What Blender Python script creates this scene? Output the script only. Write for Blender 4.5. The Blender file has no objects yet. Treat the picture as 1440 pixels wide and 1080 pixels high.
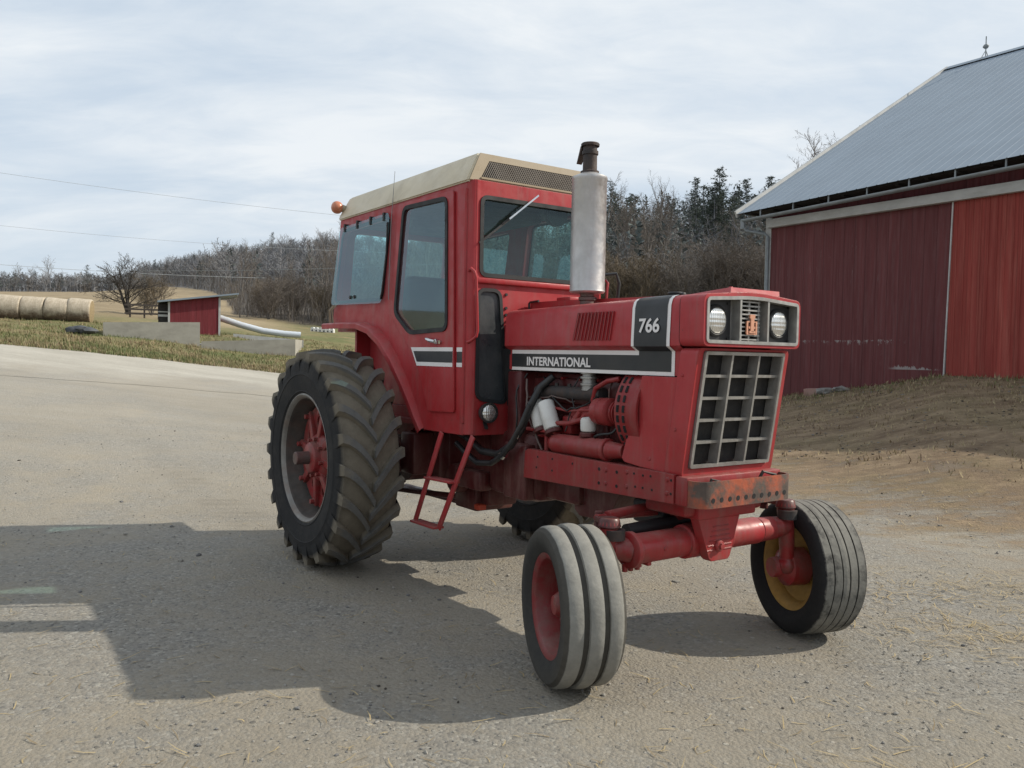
import bpy, bmesh, math, random
from mathutils import Vector, Matrix, noise
from mathutils.geometry import tessellate_polygon
sc = bpy.context.scene
COL = sc.collection
R = math.radians
rnd = random.Random(7)

# ------------------------------------------------------------------ materials
def nodes_of(name):
    m = bpy.data.materials.new(name); m.use_nodes = True
    nt = m.node_tree; nt.nodes.clear()
    out = nt.nodes.new('ShaderNodeOutputMaterial')
    return m, nt, out
def nd(nt, t, **kw):
    n = nt.nodes.new(t)
    for k, v in kw.items(): setattr(n, k, v)
    return n
def noise_fac(nt, vec, scale, detail=5, rough=.6, lo=.35, hi=.65, stretch=None):
    if stretch:
        mp = nd(nt, 'ShaderNodeMapping'); mp.inputs['Scale'].default_value = stretch
        nt.links.new(vec, mp.inputs['Vector']); vec = mp.outputs[0]
    n = nd(nt, 'ShaderNodeTexNoise'); n.inputs['Scale'].default_value = scale
    n.inputs['Detail'].default_value = detail; n.inputs['Roughness'].default_value = rough
    nt.links.new(vec, n.inputs['Vector'])
    r = nd(nt, 'ShaderNodeMapRange'); r.clamp = True
    r.inputs[1].default_value = lo; r.inputs[2].default_value = hi
    nt.links.new(n.outputs['Fac'], r.inputs[0])
    return r.outputs[0]
def mixc(nt, f, a, b, mode='MIX'):
    m = nd(nt, 'ShaderNodeMix'); m.data_type = 'RGBA'; m.blend_type = mode
    for sock, v in ((m.inputs[0], f), (m.inputs[6], a), (m.inputs[7], b)):
        if isinstance(v, (int, float)): sock.default_value = v
        elif isinstance(v, tuple): sock.default_value = (v[0], v[1], v[2], 1)
        else: nt.links.new(v, sock)
    return m.outputs[2]
def mth(nt, op, a, b=0, clamp=False):
    m = nd(nt, 'ShaderNodeMath', operation=op); m.use_clamp = clamp
    for s, v in ((m.inputs[0], a), (m.inputs[1], b)):
        if isinstance(v, (int, float)): s.default_value = v
        else: nt.links.new(v, s)
    return m.outputs[0]
def mrange(nt, v, a, b, c=0, d=1):
    r = nd(nt, 'ShaderNodeMapRange'); r.clamp = True
    for i, x in ((1, a), (2, b), (3, c), (4, d)): r.inputs[i].default_value = x
    nt.links.new(v, r.inputs[0]); return r.outputs[0]
def mat(name, col, rough=.6, metal=0., dark=.75, vs=5, dirt=None, damt=.5, ds=3, dlo=.45, dhi=.75,
        bump=0., bs=60, spec=.5, streak=None, coat=0., emit=None):
    """procedural base: colour broken up by noise, an optional second (dirt / rust / fade) colour, and bump"""
    m, nt, out = nodes_of(name)
    p = nd(nt, 'ShaderNodeBsdfPrincipled'); nt.links.new(p.outputs[0], out.inputs[0])
    tc = nd(nt, 'ShaderNodeTexCoord').outputs['Object']
    c = mixc(nt, noise_fac(nt, tc, vs, 6, .65), tuple(x*dark for x in col), col)
    if dirt:
        f = noise_fac(nt, tc, ds, 8, .7, dlo, dhi, streak)
        c = mixc(nt, mth(nt, 'MULTIPLY', f, damt), c, dirt)
    nt.links.new(c, p.inputs['Base Color'])
    rr = mrange(nt, noise_fac(nt, tc, vs*2.3, 4), 0, 1, max(.05, rough-.1), min(1, rough+.12))
    nt.links.new(rr, p.inputs['Roughness'])
    p.inputs['Metallic'].default_value = metal
    p.inputs['Specular IOR Level'].default_value = spec
    p.inputs['Coat Weight'].default_value = coat
    if bump:
        n = nd(nt, 'ShaderNodeTexNoise'); n.inputs['Scale'].default_value = bs; n.inputs['Detail'].default_value = 6
        nt.links.new(tc, n.inputs['Vector'])
        b = nd(nt, 'ShaderNodeBump'); b.inputs['Strength'].default_value = bump; b.inputs['Distance'].default_value = .01
        nt.links.new(n.outputs['Fac'], b.inputs['Height']); nt.links.new(b.outputs[0], p.inputs['Normal'])
    return m

MT = {}
def paint(name, col, fade, low):
    """weathered tractor enamel: patchy fading, road dust towards the ground, fine grime"""
    m, nt, out = nodes_of(name)
    p = nd(nt, 'ShaderNodeBsdfPrincipled'); nt.links.new(p.outputs[0], out.inputs[0])
    tc = nd(nt, 'ShaderNodeTexCoord').outputs['Object']
    c = mixc(nt, noise_fac(nt, tc, 2.2, 5, .6, .3, .7), col, fade)
    c = mixc(nt, mth(nt, 'MULTIPLY', noise_fac(nt, tc, 7, 8, .75, .52, .75, (1, 1, .35)), .35), c, (col[0]*.42, col[1]*.6, col[2]*.6))
    sx = nd(nt, 'ShaderNodeSeparateXYZ'); nt.links.new(tc, sx.inputs[0])
    h = mrange(nt, sx.outputs['Z'], .35, 1.35, 1, 0)
    d = mth(nt, 'MULTIPLY', h, noise_fac(nt, tc, 9, 8, .75, .4, .72))
    c = mixc(nt, mth(nt, 'MULTIPLY', d, low), c, (.115, .07, .055))
    geo = nd(nt, 'ShaderNodeNewGeometry'); sg = nd(nt, 'ShaderNodeSeparateXYZ'); nt.links.new(geo.outputs['Normal'], sg.inputs[0])
    up = mth(nt, 'MULTIPLY', mrange(nt, sg.outputs['Z'], .5, 1), noise_fac(nt, tc, 12, 6, .7, .3, .75))
    c = mixc(nt, mth(nt, 'MULTIPLY', up, .5), c, (.33, .22, .19))
    bvl = nd(nt, 'ShaderNodeBevel', samples=4); bvl.inputs['Radius'].default_value = .006
    dpe = nd(nt, 'ShaderNodeVectorMath', operation='DOT_PRODUCT'); nt.links.new(bvl.outputs[0], dpe.inputs[0]); nt.links.new(geo.outputs['Normal'], dpe.inputs[1])
    edge = mth(nt, 'MULTIPLY', mrange(nt, dpe.outputs['Value'], .90, .995, 1, 0), noise_fac(nt, tc, 22, 6, .75, .48, .62))
    c = mixc(nt, mth(nt, 'MULTIPLY', edge, .55), c, (.17, .085, .07))
    run = noise_fac(nt, tc, 3.5, 8, .75, .5, .72, (4, 4, .35))
    c = mixc(nt, mth(nt, 'MULTIPLY', run, .42), c, (.23, .125, .11))
    chip = noise_fac(nt, tc, 70, 3, .5, .715, .73)
    c = mixc(nt, mth(nt, 'MULTIPLY', chip, .6), c, (.09, .04, .035))
    nt.links.new(c, p.inputs['Base Color'])
    nt.links.new(mrange(nt, noise_fac(nt, tc, 10, 5), 0, 1, .3, .58), p.inputs['Roughness'])
    p.inputs['Specular IOR Level'].default_value = .4
    n = nd(nt, 'ShaderNodeTexNoise'); n.inputs['Scale'].default_value = 4; n.inputs['Detail'].default_value = 3
    nt.links.new(tc, n.inputs['Vector'])
    b = nd(nt, 'ShaderNodeBump'); b.inputs['Strength'].default_value = .2; b.inputs['Distance'].default_value = .02; nt.links.new(bvl.outputs[0], b.inputs['Normal'])
    nt.links.new(n.outputs['Fac'], b.inputs['Height']); nt.links.new(b.outputs[0], p.inputs['Normal'])
    return m
MT['red'] = paint('red_enamel', (.325, .016, .019), (.39, .040, .046), .7)
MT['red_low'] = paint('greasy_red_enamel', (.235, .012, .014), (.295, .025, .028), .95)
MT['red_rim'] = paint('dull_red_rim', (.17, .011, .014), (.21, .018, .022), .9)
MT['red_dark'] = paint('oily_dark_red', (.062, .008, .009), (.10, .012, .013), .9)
MT['beige'] = mat('beige_roof_paint', (.64, .57, .43), .5, dark=.9, vs=3, dirt=(.3, .25, .17), damt=.5, ds=4)
MT['beige_dk'] = mat('tan_roof_front', (.34, .27, .175), .5, dark=.85, vs=3, dirt=(.2, .15, .1), damt=.5)
MT['black'] = mat('black_plastic', (.018, .018, .02), .5, dark=.7, dirt=(.08, .07, .06), damt=.3)
MT['rubber'] = mat('black_rubber_seal', (.015, .016, .018), .65)
MT['hose'] = mat('black_hydraulic_hose', (.016, .017, .019), .42, dirt=(.08, .07, .06), damt=.3, ds=8)
MT['decal_black'] = mat('black_decal', (.022, .025, .028), .4, dark=.8, vs=3, dirt=(.06, .05, .05), damt=.25)
MT['decal_white'] = mat('white_decal', (.82, .79, .78), .45, dark=.9, vs=6, dirt=(.4, .3, .27), damt=.4)
MT['silver'] = mat('dull_silver_grille', (.43, .42, .40), .42, metal=.55, dark=.75, vs=14, dirt=(.16, .14, .12), damt=.5, ds=9)
MT['chrome'] = mat('chrome', (.7, .7, .7), .16, metal=1, dark=.8)
MT['muffler'] = mat('aluminised_muffler', (.56, .55, .545), .42, metal=.7, dark=.8, vs=7, dirt=(.2, .16, .13), damt=.6, ds=6, dlo=.5, dhi=.8, bump=.08, streak=(1, 1, .25))
MT['rustpipe'] = mat('sooty_pipe', (.055, .05, .05), .7, metal=.3, dirt=(.12, .06, .035), damt=.6, ds=10, bump=.2)
MT['rust'] = mat('rusty_plate', (.115, .085, .07), .75, metal=.1, dark=.6, vs=9, dirt=(.40, .085, .035), damt=.9, ds=6, dlo=.46, dhi=.62, bump=.2, bs=50)
MT['screen'] = mat('dusty_radiator_screen', (.022, .021, .021), .8, dirt=(.07, .06, .05), damt=.5, ds=14, bump=.3, bs=260)
MT['white_can'] = mat('white_filter_can', (.68, .67, .64), .4, dark=.92, dirt=(.35, .3, .26), damt=.4, ds=9)
MT['orange'] = mat('orange_marker', (.42, .05, .02), .6)
MT['mesh'] = mat('perforated_grey', (.20, .175, .15), .6, metal=.3)
MT['aerial'] = mat('grey_aerial', (.25, .25, .25), .5)
MT['dark'] = mat('dark_cavity', (.009, .009, .010), .8)  # near-black drawn as the shade in slots, bolt holes and behind grilles
MT['cowlglass'] = mat('dusty_dark_cowl_panel', (.026, .032, .038), .35, dark=.8, vs=3, dirt=(.13, .13, .125), damt=.55, ds=5, dlo=.4, dhi=.8)
MT['vinyl'] = mat('dark_seat_vinyl', (.03, .03, .033), .55)
MT['liner'] = mat('grey_headliner', (.055, .053, .052), .8)
MT['skin_txt'] = mat('peach_emblem', (.62, .30, .19), .45, dark=.85, vs=30)
MT['yellow'] = mat('old_yellow_rim', (.42, .25, .055), .55, dark=.65, vs=8, dirt=(.12, .08, .04), damt=.6, ds=9)
MT['rimdark'] = mat('brown_grey_rim_barrel', (.085, .075, .066), .7, metal=.2, dark=.6, vs=8, dirt=(.12, .06, .045), damt=.6, ds=5)  # barrel inside the flange, darker and browner than the flange
MT['rimgrey'] = mat('worn_zinc_rim', (.25, .238, .22), .5, metal=.35, dark=.7, vs=10, dirt=(.18, .11, .075), damt=.75, ds=6)
MT['axle_end'] = mat('bare_steel_shaft', (.16, .12, .11), .55, metal=.5, dirt=(.2, .05, .04), damt=.7, ds=9)

def lens_mat():
    m, nt, out = nodes_of('clear_lamp_lens')
    p = nd(nt, 'ShaderNodeBsdfPrincipled'); nt.links.new(p.outputs[0], out.inputs[0])
    tc = nd(nt, 'ShaderNodeTexCoord').outputs['Object']
    sx = nd(nt, 'ShaderNodeSeparateXYZ'); nt.links.new(tc, sx.inputs[0])
    w = nd(nt, 'ShaderNodeTexWave'); w.inputs['Scale'].default_value = 28; w.bands_direction = 'Y'
    w.inputs['Distortion'].default_value = .6; nt.links.new(tc, w.inputs['Vector'])
    nt.links.new(mixc(nt, w.outputs['Fac'], (.62, .61, .57), (.8, .8, .78)), p.inputs['Base Color'])
    p.inputs['Metallic'].default_value = .75; p.inputs['Roughness'].default_value = .22
    b = nd(nt, 'ShaderNodeBump'); b.inputs['Strength'].default_value = .3; b.inputs['Distance'].default_value = .004
    w2 = nd(nt, 'ShaderNodeTexWave'); w2.inputs['Scale'].default_value = 16; w2.bands_direction = 'Z'
    nt.links.new(tc, w2.inputs['Vector'])
    nt.links.new(mth(nt, 'ADD', w.outputs['Fac'], w2.outputs['Fac']), b.inputs['Height']); nt.links.new(b.outputs[0], p.inputs['Normal'])
    p.inputs['Coat Weight'].default_value = 1; p.inputs['Coat Roughness'].default_value = .05
    return m
MT['lens'] = lens_mat()
def amber_mat():
    m, nt, out = nodes_of('amber_beacon_lens')
    p = nd(nt, 'ShaderNodeBsdfPrincipled'); nt.links.new(p.outputs[0], out.inputs[0])
    tc = nd(nt, 'ShaderNodeTexCoord').outputs['Object']
    nt.links.new(mixc(nt, noise_fac(nt, tc, 20), (.42, .135, .065), (.58, .23, .13)), p.inputs['Base Color'])
    p.inputs['Roughness'].default_value = .3; p.inputs['Subsurface Weight'].default_value = .3
    p.inputs['Subsurface Radius'].default_value = (.05, .02, .01)
    return m
MT['amber'] = amber_mat()
def glass_mat(name, tint, dust, dustcol, refl=.13):
    m, nt, out = nodes_of(name)
    tr = nd(nt, 'ShaderNodeBsdfTransparent'); tr.inputs[0].default_value = (*tint, 1)
    gl = nd(nt, 'ShaderNodeBsdfGlossy'); gl.inputs['Roughness'].default_value = .03; gl.inputs[0].default_value = (.72, .90, 1, 1)
    ge = nd(nt, 'ShaderNodeNewGeometry'); dp = nd(nt, 'ShaderNodeVectorMath', operation='DOT_PRODUCT')
    nt.links.new(ge.outputs['Normal'], dp.inputs[0]); nt.links.new(ge.outputs['Incoming'], dp.inputs[1])
    k = mth(nt, 'POWER', mth(nt, 'SUBTRACT', 1, mth(nt, 'ABSOLUTE', dp.outputs['Value']), True), 5)
    lw = mth(nt, 'ADD', mth(nt, 'MULTIPLY', k, .9), refl, True)
    mx = nd(nt, 'ShaderNodeMixShader'); nt.links.new(lw, mx.inputs[0]); nt.links.new(tr.outputs[0], mx.inputs[1]); nt.links.new(gl.outputs[0], mx.inputs[2])
    df = nd(nt, 'ShaderNodeBsdfDiffuse'); df.inputs[0].default_value = (*dustcol, 1)
    tl = nd(nt, 'ShaderNodeBsdfTranslucent'); tl.inputs[0].default_value = (*dustcol, 1)
    ad = nd(nt, 'ShaderNodeMixShader'); ad.inputs[0].default_value = .5
    nt.links.new(df.outputs[0], ad.inputs[1]); nt.links.new(tl.outputs[0], ad.inputs[2])
    tc = nd(nt, 'ShaderNodeTexCoord').outputs['Object']
    f = mrange(nt, noise_fac(nt, tc, 3.5, 3, .5, .3, .75), 0, 1, dust*.6, dust*1.3)
    m2 = nd(nt, 'ShaderNodeMixShader'); nt.links.new(f, m2.inputs[0]); nt.links.new(mx.outputs[0], m2.inputs[1]); nt.links.new(ad.outputs[0], m2.inputs[2])
    nt.links.new(m2.outputs[0], out.inputs[0])
    return m
MT['glass'] = glass_mat('green_tinted_cab_glass', (.64, .89, .90), .055, (.34, .52, .58), .12)
MT['glass_front'] = glass_mat('windscreen_glass', (.60, .82, .78), .045, (.33, .46, .44), .05)

def tyre_mat(name, bands, side, sidedust, wobble=.016):
    """rubber whose dusting follows the tread: bands = [(radius, colour)...] from the bead outwards"""
    m, nt, out = nodes_of(name)
    p = nd(nt, 'ShaderNodeBsdfPrincipled'); nt.links.new(p.outputs[0], out.inputs[0])
    tc = nd(nt, 'ShaderNodeTexCoord').outputs['Object']
    sx = nd(nt, 'ShaderNodeSeparateXYZ'); nt.links.new(tc, sx.inputs[0])
    r = mth(nt, 'SQRT', mth(nt, 'ADD', mth(nt, 'MULTIPLY', sx.outputs['X'], sx.outputs['X']), mth(nt, 'MULTIPLY', sx.outputs['Z'], sx.outputs['Z'])))
    wob = mth(nt, 'ADD', r, mth(nt, 'MULTIPLY', mth(nt, 'SUBTRACT', noise_fac(nt, tc, 11, 6, .7, .2, .8), .5), wobble))
    c = mixc(nt, mth(nt, 'MULTIPLY', noise_fac(nt, tc, 6, 8, .75, .45, .8), .7), side, sidedust)
    for ra, ww, cc in bands:
        f = mrange(nt, wob, ra-ww, ra+ww)
        nz = noise_fac(nt, tc, 16, 8, .75, .25, .75)
        c = mixc(nt, f, c, mixc(nt, nz, tuple(x*.62 for x in cc), cc))
    nt.links.new(c, p.inputs['Base Color']); p.inputs['Roughness'].default_value = .82
    p.inputs['Specular IOR Level'].default_value = .3
    n = nd(nt, 'ShaderNodeTexNoise'); n.inputs['Scale'].default_value = 55; n.inputs['Detail'].default_value = 6
    nt.links.new(tc, n.inputs['Vector'])
    b = nd(nt, 'ShaderNodeBump'); b.inputs['Strength'].default_value = .35; b.inputs['Distance'].default_value = .006
    nt.links.new(n.outputs['Fac'], b.inputs['Height']); nt.links.new(b.outputs[0], p.inputs['Normal'])
    return m
MT['tyre_rear'] = tyre_mat('lugged_tyre_rubber', [(.645, .016, (.195, .168, .128)), (.700, .007, (.135, .132, .125))], (.017, .017, .018), (.055, .050, .044))
MT['tyre_rib'] = tyre_mat('dusty_three_rib_rubber', [(.29, .03, (.075, .07, .06)), (.3305, .0012, (.27, .262, .235))], (.03, .029, .027), (.07, .065, .055), .0035)
MT['tyre_flat'] = tyre_mat('four_rib_rubber', [(.3390, .003, (.21, .203, .18))], (.013, .013, .014), (.028, .026, .025))

# ------------------------------------------------------------------ mesh builder
class MB:
    def __init__(s): s.v = []; s.f = []; s.mi = []; s.cur = 0
    def add(s, vs, fs):
        o = len(s.v); s.v.extend([tuple(v) for v in vs])
        for f in fs: s.f.append(tuple(i+o for i in f)); s.mi.append(s.cur)
    def bm(s, b):
        b.verts.index_update(); s.add([v.co.copy() for v in b.verts], [[v.index for v in f.verts] for f in b.faces]); b.free()
    def box(s, x0, x1, y0, y1, z0, z1, bev=0, seg=2, mtx=None):
        b = bmesh.new(); bmesh.ops.create_cube(b, size=1)
        for v in b.verts:
            v.co = Vector(((x0+x1)/2+v.co.x*(x1-x0), (y0+y1)/2+v.co.y*(y1-y0), (z0+z1)/2+v.co.z*(z1-z0)))
        if bev: bmesh.ops.bevel(b, geom=list(b.edges), offset=bev, segments=seg, affect='EDGES', profile=.5)
        if mtx: bmesh.ops.transform(b, matrix=mtx, verts=b.verts)
        s.bm(b); return s
    def bar(s, p, q, w, h, up=(0, 0, 1), bev=0):
        """square bar from p to q, width w (sideways), height h (towards up)"""
        p, q = Vector(p), Vector(q); d = q-p; L = d.length; d.normalize()
        side = d.cross(Vector(up)); side = side.normalized() if side.length > 1e-6 else d.orthogonal().normalized()
        u = side.cross(d)
        M4 = Matrix((d, side, u)).transposed().to_4x4(); M4.translation = p
        return s.box(0, L, -w/2, w/2, -h/2, h/2, bev, 2, M4)
    def tube(s, pts, r, seg=8, cap=True):
        pts = [Vector(p) for p in pts]; n = len(pts)
        rs = r if isinstance(r, (list, tuple)) else [r]*n
        vs = []; fr = None
        for i, p in enumerate(pts):
            t = (pts[min(i+1, n-1)]-pts[max(i-1, 0)])
            t = t.normalized() if t.length > 1e-9 else Vector((0, 0, 1))
            if fr is None: fr = t.orthogonal().normalized()
            else:
                fr = fr-t*fr.dot(t)
                fr = fr.normalized() if fr.length > 1e-6 else t.orthogonal().normalized()
            bi = t.cross(fr)
            for k in range(seg):
                a = 2*math.pi*k/seg; vs.append(p+(fr*math.cos(a)+bi*math.sin(a))*rs[i])
        fs = [(i*seg+k, i*seg+(k+1) % seg, (i+1)*seg+(k+1) % seg, (i+1)*seg+k) for i in range(n-1) for k in range(seg)]
        if cap and seg > 2: fs += [tuple(range(seg))[::-1], tuple((n-1)*seg+k for k in range(seg))]
        s.add(vs, fs); return s
    def lathe(s, org, axis, prof, seg=32, closed=False, ang0=0.):
        """prof = [(radius, height along axis)]"""
        org, ax = Vector(org), Vector(axis).normalized(); a = ax.orthogonal().normalized(); b = ax.cross(a)
        n = len(prof); vs = []
        for r, h in prof:
            for k in range(seg):
                t = 2*math.pi*k/seg+ang0; vs.append(org+ax*h+(a*math.cos(t)+b*math.sin(t))*r)
        m = n if closed else n-1
        fs = [(i*seg+k, i*seg+(k+1) % seg, ((i+1) % n)*seg+(k+1) % seg, ((i+1) % n)*seg+k) for i in range(m) for k in range(seg)]
        s.add(vs, fs); return s
    def cyl(s, p, q, r, r1=None, seg=20, bev=0.):
        p, q = Vector(p), Vector(q); L = (q-p).length; r1 = r if r1 is None else r1
        pr = [(0, 0), (r-bev, 0), (r, bev), (r1, L-bev), (r1-bev, L), (0, L)] if bev else [(0, 0), (r, 0), (r1, L), (0, L)]
        return s.lathe(p, q-p, pr, seg)
    def prism(s, outer, vec, holes=()):
        vec = Vector(vec); loops = [[Vector(p) for p in outer]]+[[Vector(p) for p in h] for h in holes]
        flat = [p for l in loops for p in l]; n = len(flat)
        tris = tessellate_polygon(loops)
        fs = [tuple(t) for t in tris]+[tuple(i+n for i in t)[::-1] for t in tris]
        o = 0
        for l in loops:
            m = len(l)
            fs += [(o+i, o+(i+1) % m, o+(i+1) % m+n, o+i+n) for i in range(m)]; o += m
        s.add(flat+[p+vec for p in flat], fs); return s
    def sheet(s, outer, holes=()):
        loops = [[Vector(p) for p in outer]]+[[Vector(p) for p in h] for h in holes]
        s.add([p for l in loops for p in l], [tuple(t) for t in tessellate_polygon(loops)]); return s
    def ico(s, c, r, sub=1, jit=0., sq=(1, 1, 1), rg=None):
        b = bmesh.new(); bmesh.ops.create_icosphere(b, subdivisions=sub, radius=1)
        for v in b.verts:
            k = 1+(rg.uniform(-jit, jit) if rg else 0)
            v.co = Vector(c)+Vector((v.co.x*sq[0], v.co.y*sq[1], v.co.z*sq[2]))*r*k
        s.bm(b); return s
    def mesh(s, name, mats, smooth=35, fix=True):
        me = bpy.data.meshes.new(name); me.from_pydata(s.v, [], s.f)
        for m in mats: me.materials.append(m)
        if len(mats) > 1: me.polygons.foreach_set('material_index', s.mi)
        if fix:
            b = bmesh.new(); b.from_mesh(me); bmesh.ops.recalc_face_normals(b, faces=b.faces); b.to_mesh(me); b.free()
        if smooth is not None:
            me.polygons.foreach_set('use_smooth', [True]*len(me.polygons))
            me.set_sharp_from_angle(angle=R(smooth))
        me.update(); return me
    def build(s, name, mats, parent=None, smooth=35, fix=True, loc=None, rot=None):
        if not isinstance(mats, (list, tuple)): mats = [mats]
        o = bpy.data.objects.new(name, s.mesh(name, mats, smooth, fix)); COL.objects.link(o)
        if parent is not None: o.parent = parent
        if loc is not None: o.location = loc
        if rot is not None: o.rotation_euler = rot
        return o
def tag(o, label=None, cat=None, group=None, kind=None):
    for k, v in (('label', label), ('category', cat), ('group', group), ('kind', kind)):
        if v: o[k] = v
    return o
def empty(name, loc, rz=0):
    o = bpy.data.objects.new(name, None); COL.objects.link(o); o.location = loc; o.rotation_euler = (0, 0, rz)
    o.empty_display_size = .2; return o
def rpoly(pts, r, n=4):
    """round the corners of a 2-D polygon"""
    out = []; m = len(pts)
    for i in range(m):
        a, b, c = Vector(pts[i-1]), Vector(pts[i]), Vector(pts[(i+1) % m])
        u, w = (a-b), (c-b); k = min(r, u.length*.45, w.length*.45)
        p, q = b+u.normalized()*k, b+w.normalized()*k
        for j in range(n+1):
            t = j/n; out.append(tuple((p*(1-t)+b*t)*(1-t)+(b*(1-t)+q*t)*t))
    return out
def inset(pts, d):
    """offset a 2-D polygon inwards by d (outwards if negative)"""
    A = sum(pts[i-1][0]*pts[i][1]-pts[i][0]*pts[i-1][1] for i in range(len(pts)))
    sg = 1 if A > 0 else -1; out = []; m = len(pts)
    for i in range(m):
        a, b, c = Vector(pts[i-1]), Vector(pts[i]), Vector(pts[(i+1) % m])
        u = (b-a); w = (c-b)
        if u.length < 1e-7: u = w
        if w.length < 1e-7: w = u
        n1 = Vector((-u.y, u.x)).normalized()*sg; n2 = Vector((-w.y, w.x)).normalized()*sg
        k = n1+n2
        k = k/max(.4, k.dot(k)/2) if k.length > 1e-6 else n1
        out.append(tuple(b+k*d))
    return out
def text_mesh(txt, size, xs, bold):
    cu = bpy.data.curves.new('lettering', 'FONT'); cu.body = txt; cu.size = size; cu.offset = bold; cu.extrude = .0008
    o = bpy.data.objects.new('lettering', cu); COL.objects.link(o)
    bpy.context.view_layer.update()
    me = bpy.data.meshes.new_from_object(o.evaluated_get(bpy.context.evaluated_depsgraph_get()))
    bpy.data.objects.remove(o); bpy.data.curves.remove(cu)
    x0 = min(v.co.x for v in me.vertices); x1 = max(v.co.x for v in me.vertices)
    y0 = min(v.co.y for v in me.vertices); y1 = max(v.co.y for v in me.vertices)
    vs = [((v.co.x-x0)/(x1-x0), (v.co.y-y0)/(y1-y0), v.co.z) for v in me.vertices]
    fs = [tuple(p.vertices) for p in me.polygons]; bpy.data.meshes.remove(me)
    return vs, fs

# ------------------------------------------------------------------ terrain
# rows: azimuth (deg, clockwise from the view direction) -> (distance, height)
PROF = [
 (-180, [(9, 0), (60, 1)]), (-90, [(9, 0), (26, 1.4), (60, 3), (400, 20)]),
 (-39.9, [(8, 0), (24, 1.62), (34, 2.11), (46, 2.97), (100, 6.9), (400, 25.5), (800, 58)]),
 (-31.8, [(8, 0), (24, 1.49), (34, 2.06), (46, 2.80), (100, 6.1), (400, 24.8), (800, 56)]),
 (-26.9, [(8, 0), (24, 1.32), (34, 1.95), (46, 2.80), (100, 6.75), (400, 26.4), (800, 58)]),
 (-23.3, [(8, 0), (24, 1.16), (33, 1.74), (45, 2.50), (100, 6.82), (200, 14.7), (480, 36.)]),
 (-21.0, [(8, 0), (24, 1.06), (33, 1.55), (45, 2.40), (100, 6.1), (180, 13.0), (300, 22.5), (480, 43.5)]),
 (-18.6, [(8, 0), (24, .96), (33, 1.33), (37, 2.0), (45, 2.32), (100, 5.54), (160, 11.4), (300, 24.5), (480, 49.)]),
 (-14.5, [(8, 0), (24, .78), (33, 1.26), (45, 2.14), (80, 3.71), (160, 11.6), (300, 26), (480, 57.5)]),
 (-9.8, [(8, 0), (24, .69), (33, 1.09), (45, 1.66), (80, 3.48), (160, 10.7), (300, 27), (480, 61.)]),
 (-1.0, [(8, 0), (24, .83), (45, 1.57), (80, 3.61), (130, 10.6), (200, 27.4), (300, 45.)]),
 (6.8, [(8, 0), (24, .6), (45, 1.69), (70, 4.1), (100, 9.5), (150, 21.), (250, 40.)]),
 (13.5, [(8, 0), (21, .45), (45, 1.9), (70, 4.8), (100, 11.2), (150, 24.), (250, 42.)]),
 (18.0, [(8, 0), (20.6, .58), (25, .9), (60, 3.5), (100, 10), (150, 22.), (250, 40.)]),
 (22.3, [(8, 0), (19.5, .87), (26, 1.2), (60, 3.0), (100, 9), (250, 36.)]),
 (27.6, [(8, .0), (13.5, .74), (18.5, 1.26), (26, 1.3), (60, 3.0), (250, 30.)]),
 (31.7, [(8, .0), (12.5, .66), (17.8, 1.22), (26, 1.3), (60, 3.0), (250, 26.)]),
 (45, [(8, 0), (16, 1.2), (60, 2.5)]), (90, [(9, 0), (22, 1.0), (60, 2.)]), (180, [(9, 0), (60, 1)])]
def lin(rows, r):
    if r <= rows[0][0]: return rows[0][1]
    for (a, b), (c, d) in zip(rows, rows[1:]):
        if r <= c: return b+(d-b)*(r-a)/(c-a)
    return rows[-1][1]
def ground_polar(az, r):
    for i in range(len(PROF)-1):
        a, b = PROF[i], PROF[i+1]
        if a[0] <= az <= b[0]:
            t = (az-a[0])/(b[0]-a[0]); q = r*.06
            return sum(lin(a[1], r+k*q)*(1-t)+lin(b[1], r+k*q)*t for k in (-1, -.5, 0, .5, 1))/5
    return 0
def ground_z(x, y):
    return ground_polar(math.degrees(math.atan2(x, y)), math.hypot(x, y))
def sstep(a, b, x):
    t = min(1, max(0, (x-a)/(b-a))); return t*t*(3-2*t)
BC, BD, BN = Vector((6.15, 20.08, 0)), Vector((.5592, -.8290, 0)), Vector((.8290, .5592, 0))   # barn corner, along its front, into the barn
def forest_r(az):
    return lin([(-60, 330), (-31.8, 300), (-27, 310), (-23, 330), (-21.2, 290), (-19.6, 170), (-18.6, 100), (-14.5, 84), (-9.8, 84), (-1, 84), (6.8, 52), (13.5, 48), (20, 48), (60, 60)], az)
def zone(x, y, az, r):
    w = [0, 0, 0, 0]
    if az < 14:
        w[0] = sstep(23.7, 24.5, r)
        if az < -8: w[2] = sstep(46, 62, r)*sstep(-13, -18, az)
    w[3] = sstep(forest_r(az)-4, forest_r(az)+6, r)
    dn = -(Vector((x, y, 0))-BC).dot(BN)
    if az > 6: w[1] = sstep(14.5, 5.5, dn)*sstep(6, 16, az)*sstep(3.0, 9.0, r)
    return w

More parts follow.
